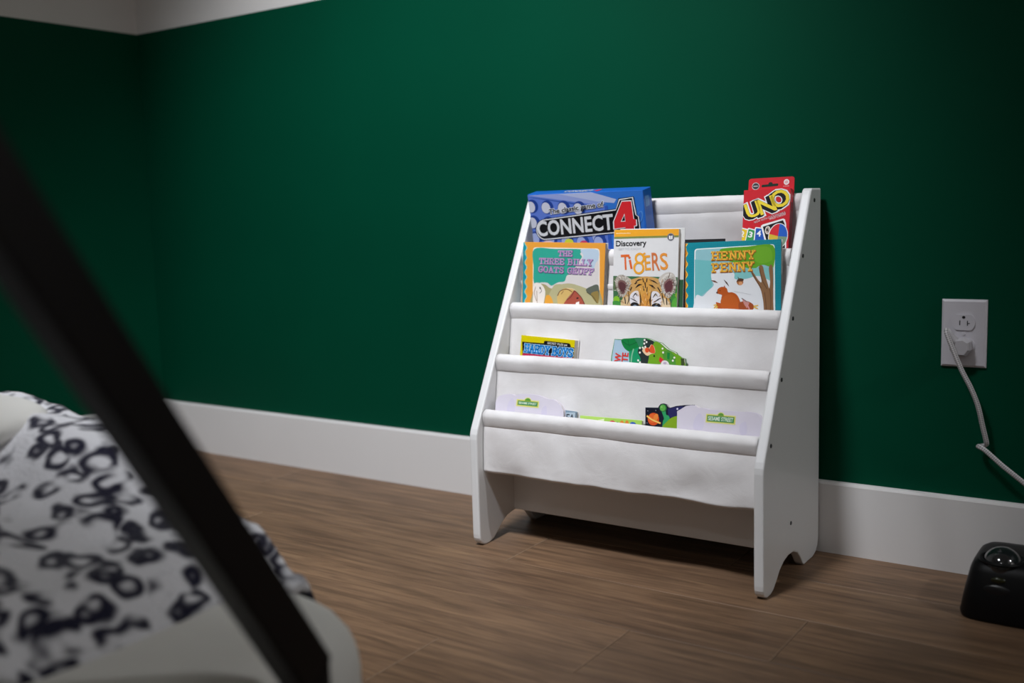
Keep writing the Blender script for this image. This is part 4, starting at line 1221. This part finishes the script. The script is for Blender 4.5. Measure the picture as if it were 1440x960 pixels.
for i in range(9):
    x = XH + 0.1 + i * 0.155
    beam('slat', (x, LY - 0.01, 0.056), (x, 2 * YC - LY + 0.01, 0.056), 0.06, 0.010, up=(1, 0, 0))

def rbox(x0, x1, y0, y1, z0, z1, r, cr, n=5):
    """soft slab: rounded in plan (cr) and along the top and bottom edges (r)"""
    bm = bmesh.new()
    rings = []
    def plan(ins):
        pts = []
        rr = max(cr - ins, 0.004)
        for (cx, cy, a0) in ((x1 - cr, y1 - cr, 0), (x0 + cr, y1 - cr, 90), (x0 + cr, y0 + cr, 180), (x1 - cr, y0 + cr, 270)):
            for k in range(9):
                q = R(a0 + 90 * k / 8)
                pts.append((cx + rr * math.cos(q), cy + rr * math.sin(q)))
        return pts
    lv = [(r * (1 - math.cos(R(q))), z0 + r - r * math.sin(R(q))) for q in range(90, -1, -15)]
    lv = [(r - r * math.cos(R(q)), z0 + r - r * math.sin(R(q))) for q in range(90, -1, -15)] + [(r - r * math.cos(R(q)), z1 - r + r * math.sin(R(q))) for q in range(0, 91, 15)]
    for ins, z in lv:
        rings.append([bm.verts.new((x, y, z)) for x, y in plan(ins)])
    for a_, b_ in zip(rings[:-1], rings[1:]):
        m = len(a_)
        for k in range(m): bm.faces.new((a_[k], a_[(k + 1) % m], b_[(k + 1) % m], b_[k]))
    bm.faces.new(rings[0][::-1]); bm.faces.new(rings[-1])
    return bm
SHEET = plain('#dad8d3', 0.85, 0.15, 'white_sheet', 0.04, 18, bump=0.2)
mat_ = obj('mattress', rbox(0.26, 1.640, -2.34, -0.955, 0.062, 0.214, 0.060, 0.125), SHEET, None, True)
tag(mat_, 'white sheeted mattress on the low black bed', 'mattress')

def leopard():
    m, nt, b = mat_nodes('leopard_fleece')
    b.inputs['Roughness'].default_value = 0.95
    b.inputs['Specular IOR Level'].default_value = 0.05
    b.inputs['Sheen Weight'].default_value = 0.3
    tc = nt.nodes.new('ShaderNodeTexCoord')
    ns = nt.nodes.new('ShaderNodeTexNoise'); ns.inputs['Scale'].default_value = 13; ns.inputs['Detail'].default_value = 2
    nt.links.new(tc.outputs['Object'], ns.inputs['Vector'])
    mv = nt.nodes.new('ShaderNodeMix'); mv.data_type = 'RGBA'; mv.blend_type = 'LINEAR_LIGHT'; mv.inputs[0].default_value = 0.045
    nt.links.new(tc.outputs['Object'], mv.inputs[6]); nt.links.new(ns.outputs['Color'], mv.inputs[7])
    vo = nt.nodes.new('ShaderNodeTexVoronoi'); vo.inputs['Scale'].default_value = 26; vo.inputs['Randomness'].default_value = 0.8
    nt.links.new(mv.outputs[2], vo.inputs['Vector'])
    ring = ramp(nt, [(0.16, (0, 0, 0, 1)), (0.32, (1, 1, 1, 1)), (0.46, (1, 1, 1, 1)), (0.60, (0, 0, 0, 1))])
    nt.links.new(vo.outputs['Distance'], ring.inputs[0])
    gp = nt.nodes.new('ShaderNodeTexNoise'); gp.inputs['Scale'].default_value = 24; gp.inputs['Detail'].default_value = 1
    nt.links.new(tc.outputs['Object'], gp.inputs['Vector'])
    gr = ramp(nt, [(0.34, (0, 0, 0, 1)), (0.46, (1, 1, 1, 1))])
    nt.links.new(gp.outputs['Fac'], gr.inputs[0])
    mu = nt.nodes.new('ShaderNodeMath'); mu.operation = 'MULTIPLY'
    nt.links.new(ring.outputs[0], mu.inputs[0]); nt.links.new(gr.outputs[0], mu.inputs[1])
    mx = nt.nodes.new('ShaderNodeMix'); mx.data_type = 'RGBA'
    mx.inputs[6].default_value = hexc('#d9d8dc'); mx.inputs[7].default_value = hexc('#1b1a2e')
    nt.links.new(mu.outputs[0], mx.inputs[0]); nt.links.new(mx.outputs[2], b.inputs['Base Color'])
    fz = nt.nodes.new('ShaderNodeTexNoise'); fz.inputs['Scale'].default_value = 220; fz.inputs['Detail'].default_value = 3
    nt.links.new(tc.outputs['Object'], fz.inputs['Vector'])
    bp = nt.nodes.new('ShaderNodeBump'); bp.inputs['Strength'].default_value = 0.7; bp.inputs['Distance'].default_value = 0.004
    nt.links.new(fz.outputs['Fac'], bp.inputs['Height']); nt.links.new(bp.outputs['Normal'], b.inputs['Normal'])
    return m

def sstep(a, b, x):
    t = max(0.0, min(1.0, (x - a) / (b - a)))
    return t * t * (3 - 2 * t)
def blanket_z(x, y):
    """bunched fleece: thick towards the head, thin rolled hem at the foot"""
    hem = sstep(1.475, 1.405, x)
    z = 0.219 + 0.046 * hem + 0.072 * sstep(1.41, 1.19, x) + 0.030 * sstep(1.25, 0.95, x)
    z -= 0.050 * sstep(-1.0, -1.12, y) * sstep(1.34, 1.16, x)
    z += 0.010 * noise.noise(Vector((x * 8, y * 8, 1))) + 0.020 * noise.noise(Vector((x * 3.5, y * 3.5, 4))) * hem
    z += 0.008 * noise.noise(Vector((x * 24, y * 24, 7))) + 0.003 * noise.noise(Vector((x * 45, y * 45, 3)))
    z = max(z, 0.2175)
    return z
bm = bmesh.new()
NX, NY = 110, 150
bx0, bx1 = 0.30, 1.475
rows = []
for i in range(NX + 1):
    x = bx0 + (bx1 - bx0) * i / NX
    row = []
    for j in range(NY + 1):
        s_ = j / NY
        # cross-bed path: over the top, round the far edge, down its side
        L_top = 1.30; L_dr = 0.165
        d = s_ * (L_top + L_dr)
        xw = x + 0.018 * noise.noise(Vector((3, d * 5, 2))) * (i / NX) ** 4
        if d < L_top:
            y = -2.25 + d
            z = blanket_z(xw, y)
            e = sstep(L_top - 0.10, L_top, d)
            z -= 0.010 * e * e
        else:
            q = (d - L_top) / L_dr
            zt = blanket_z(xw, -0.95) - 0.010
            y = -0.95 + 0.018 * math.sin(min(1, q * 3) * math.pi / 2) + 0.012 * noise.noise(Vector((xw * 9, q * 2, 9)))
            z = zt + (0.09 - zt) * max(0, (q - 0.06)) / 0.94
        row.append(bm.verts.new((xw, y, z)))
    rows.append(row)
for i in range(NX):
    for j in range(NY):
        bm.faces.new((rows[i][j], rows[i + 1][j], rows[i + 1][j + 1], rows[i][j + 1]))
# rolled hem at the foot, tucked back under
last = rows[-1]
prev = last
for (dx, dz) in ((0.006, -0.012), (0.0, -0.018)):
    nxt = []
    for v in last:
        zz = v.co.z + dz
        if v.co.y < -1.02: zz = max(zz, 0.2125)
        nxt.append(bm.verts.new((v.co.x + dx, v.co.y, zz)))
    for j in range(NY): bm.faces.new((prev[j], nxt[j], nxt[j + 1], prev[j + 1]))
    prev = nxt
bl = obj('fleece_blanket', bm, leopard(), None, True)
tag(bl, 'fluffy white blanket with navy leopard spots spread over the bed', 'blanket')

bm = bmesh.new()
bmesh.ops.create_uvsphere(bm, u_segments=40, v_segments=20, radius=1)
for v in bm.verts:
    c = v.co
    e = 0.6
    px = math.copysign(abs(c.x) ** e, c.x); py = math.copysign(abs(c.y) ** e, c.y)
    v.co = Vector((px * 0.17, py * 0.14, c.z * 0.036 * (1 + 0.1 * noise.noise(c * 3))))
pil = obj('pillow', bm, SHEET, None, True)
pil.location = (0.950, -1.105, 0.345)
pil.rotation_euler = (R(2), R(-2), R(8))
tag(pil, 'plain white pillow lying on the leopard spotted blanket', 'pillow')
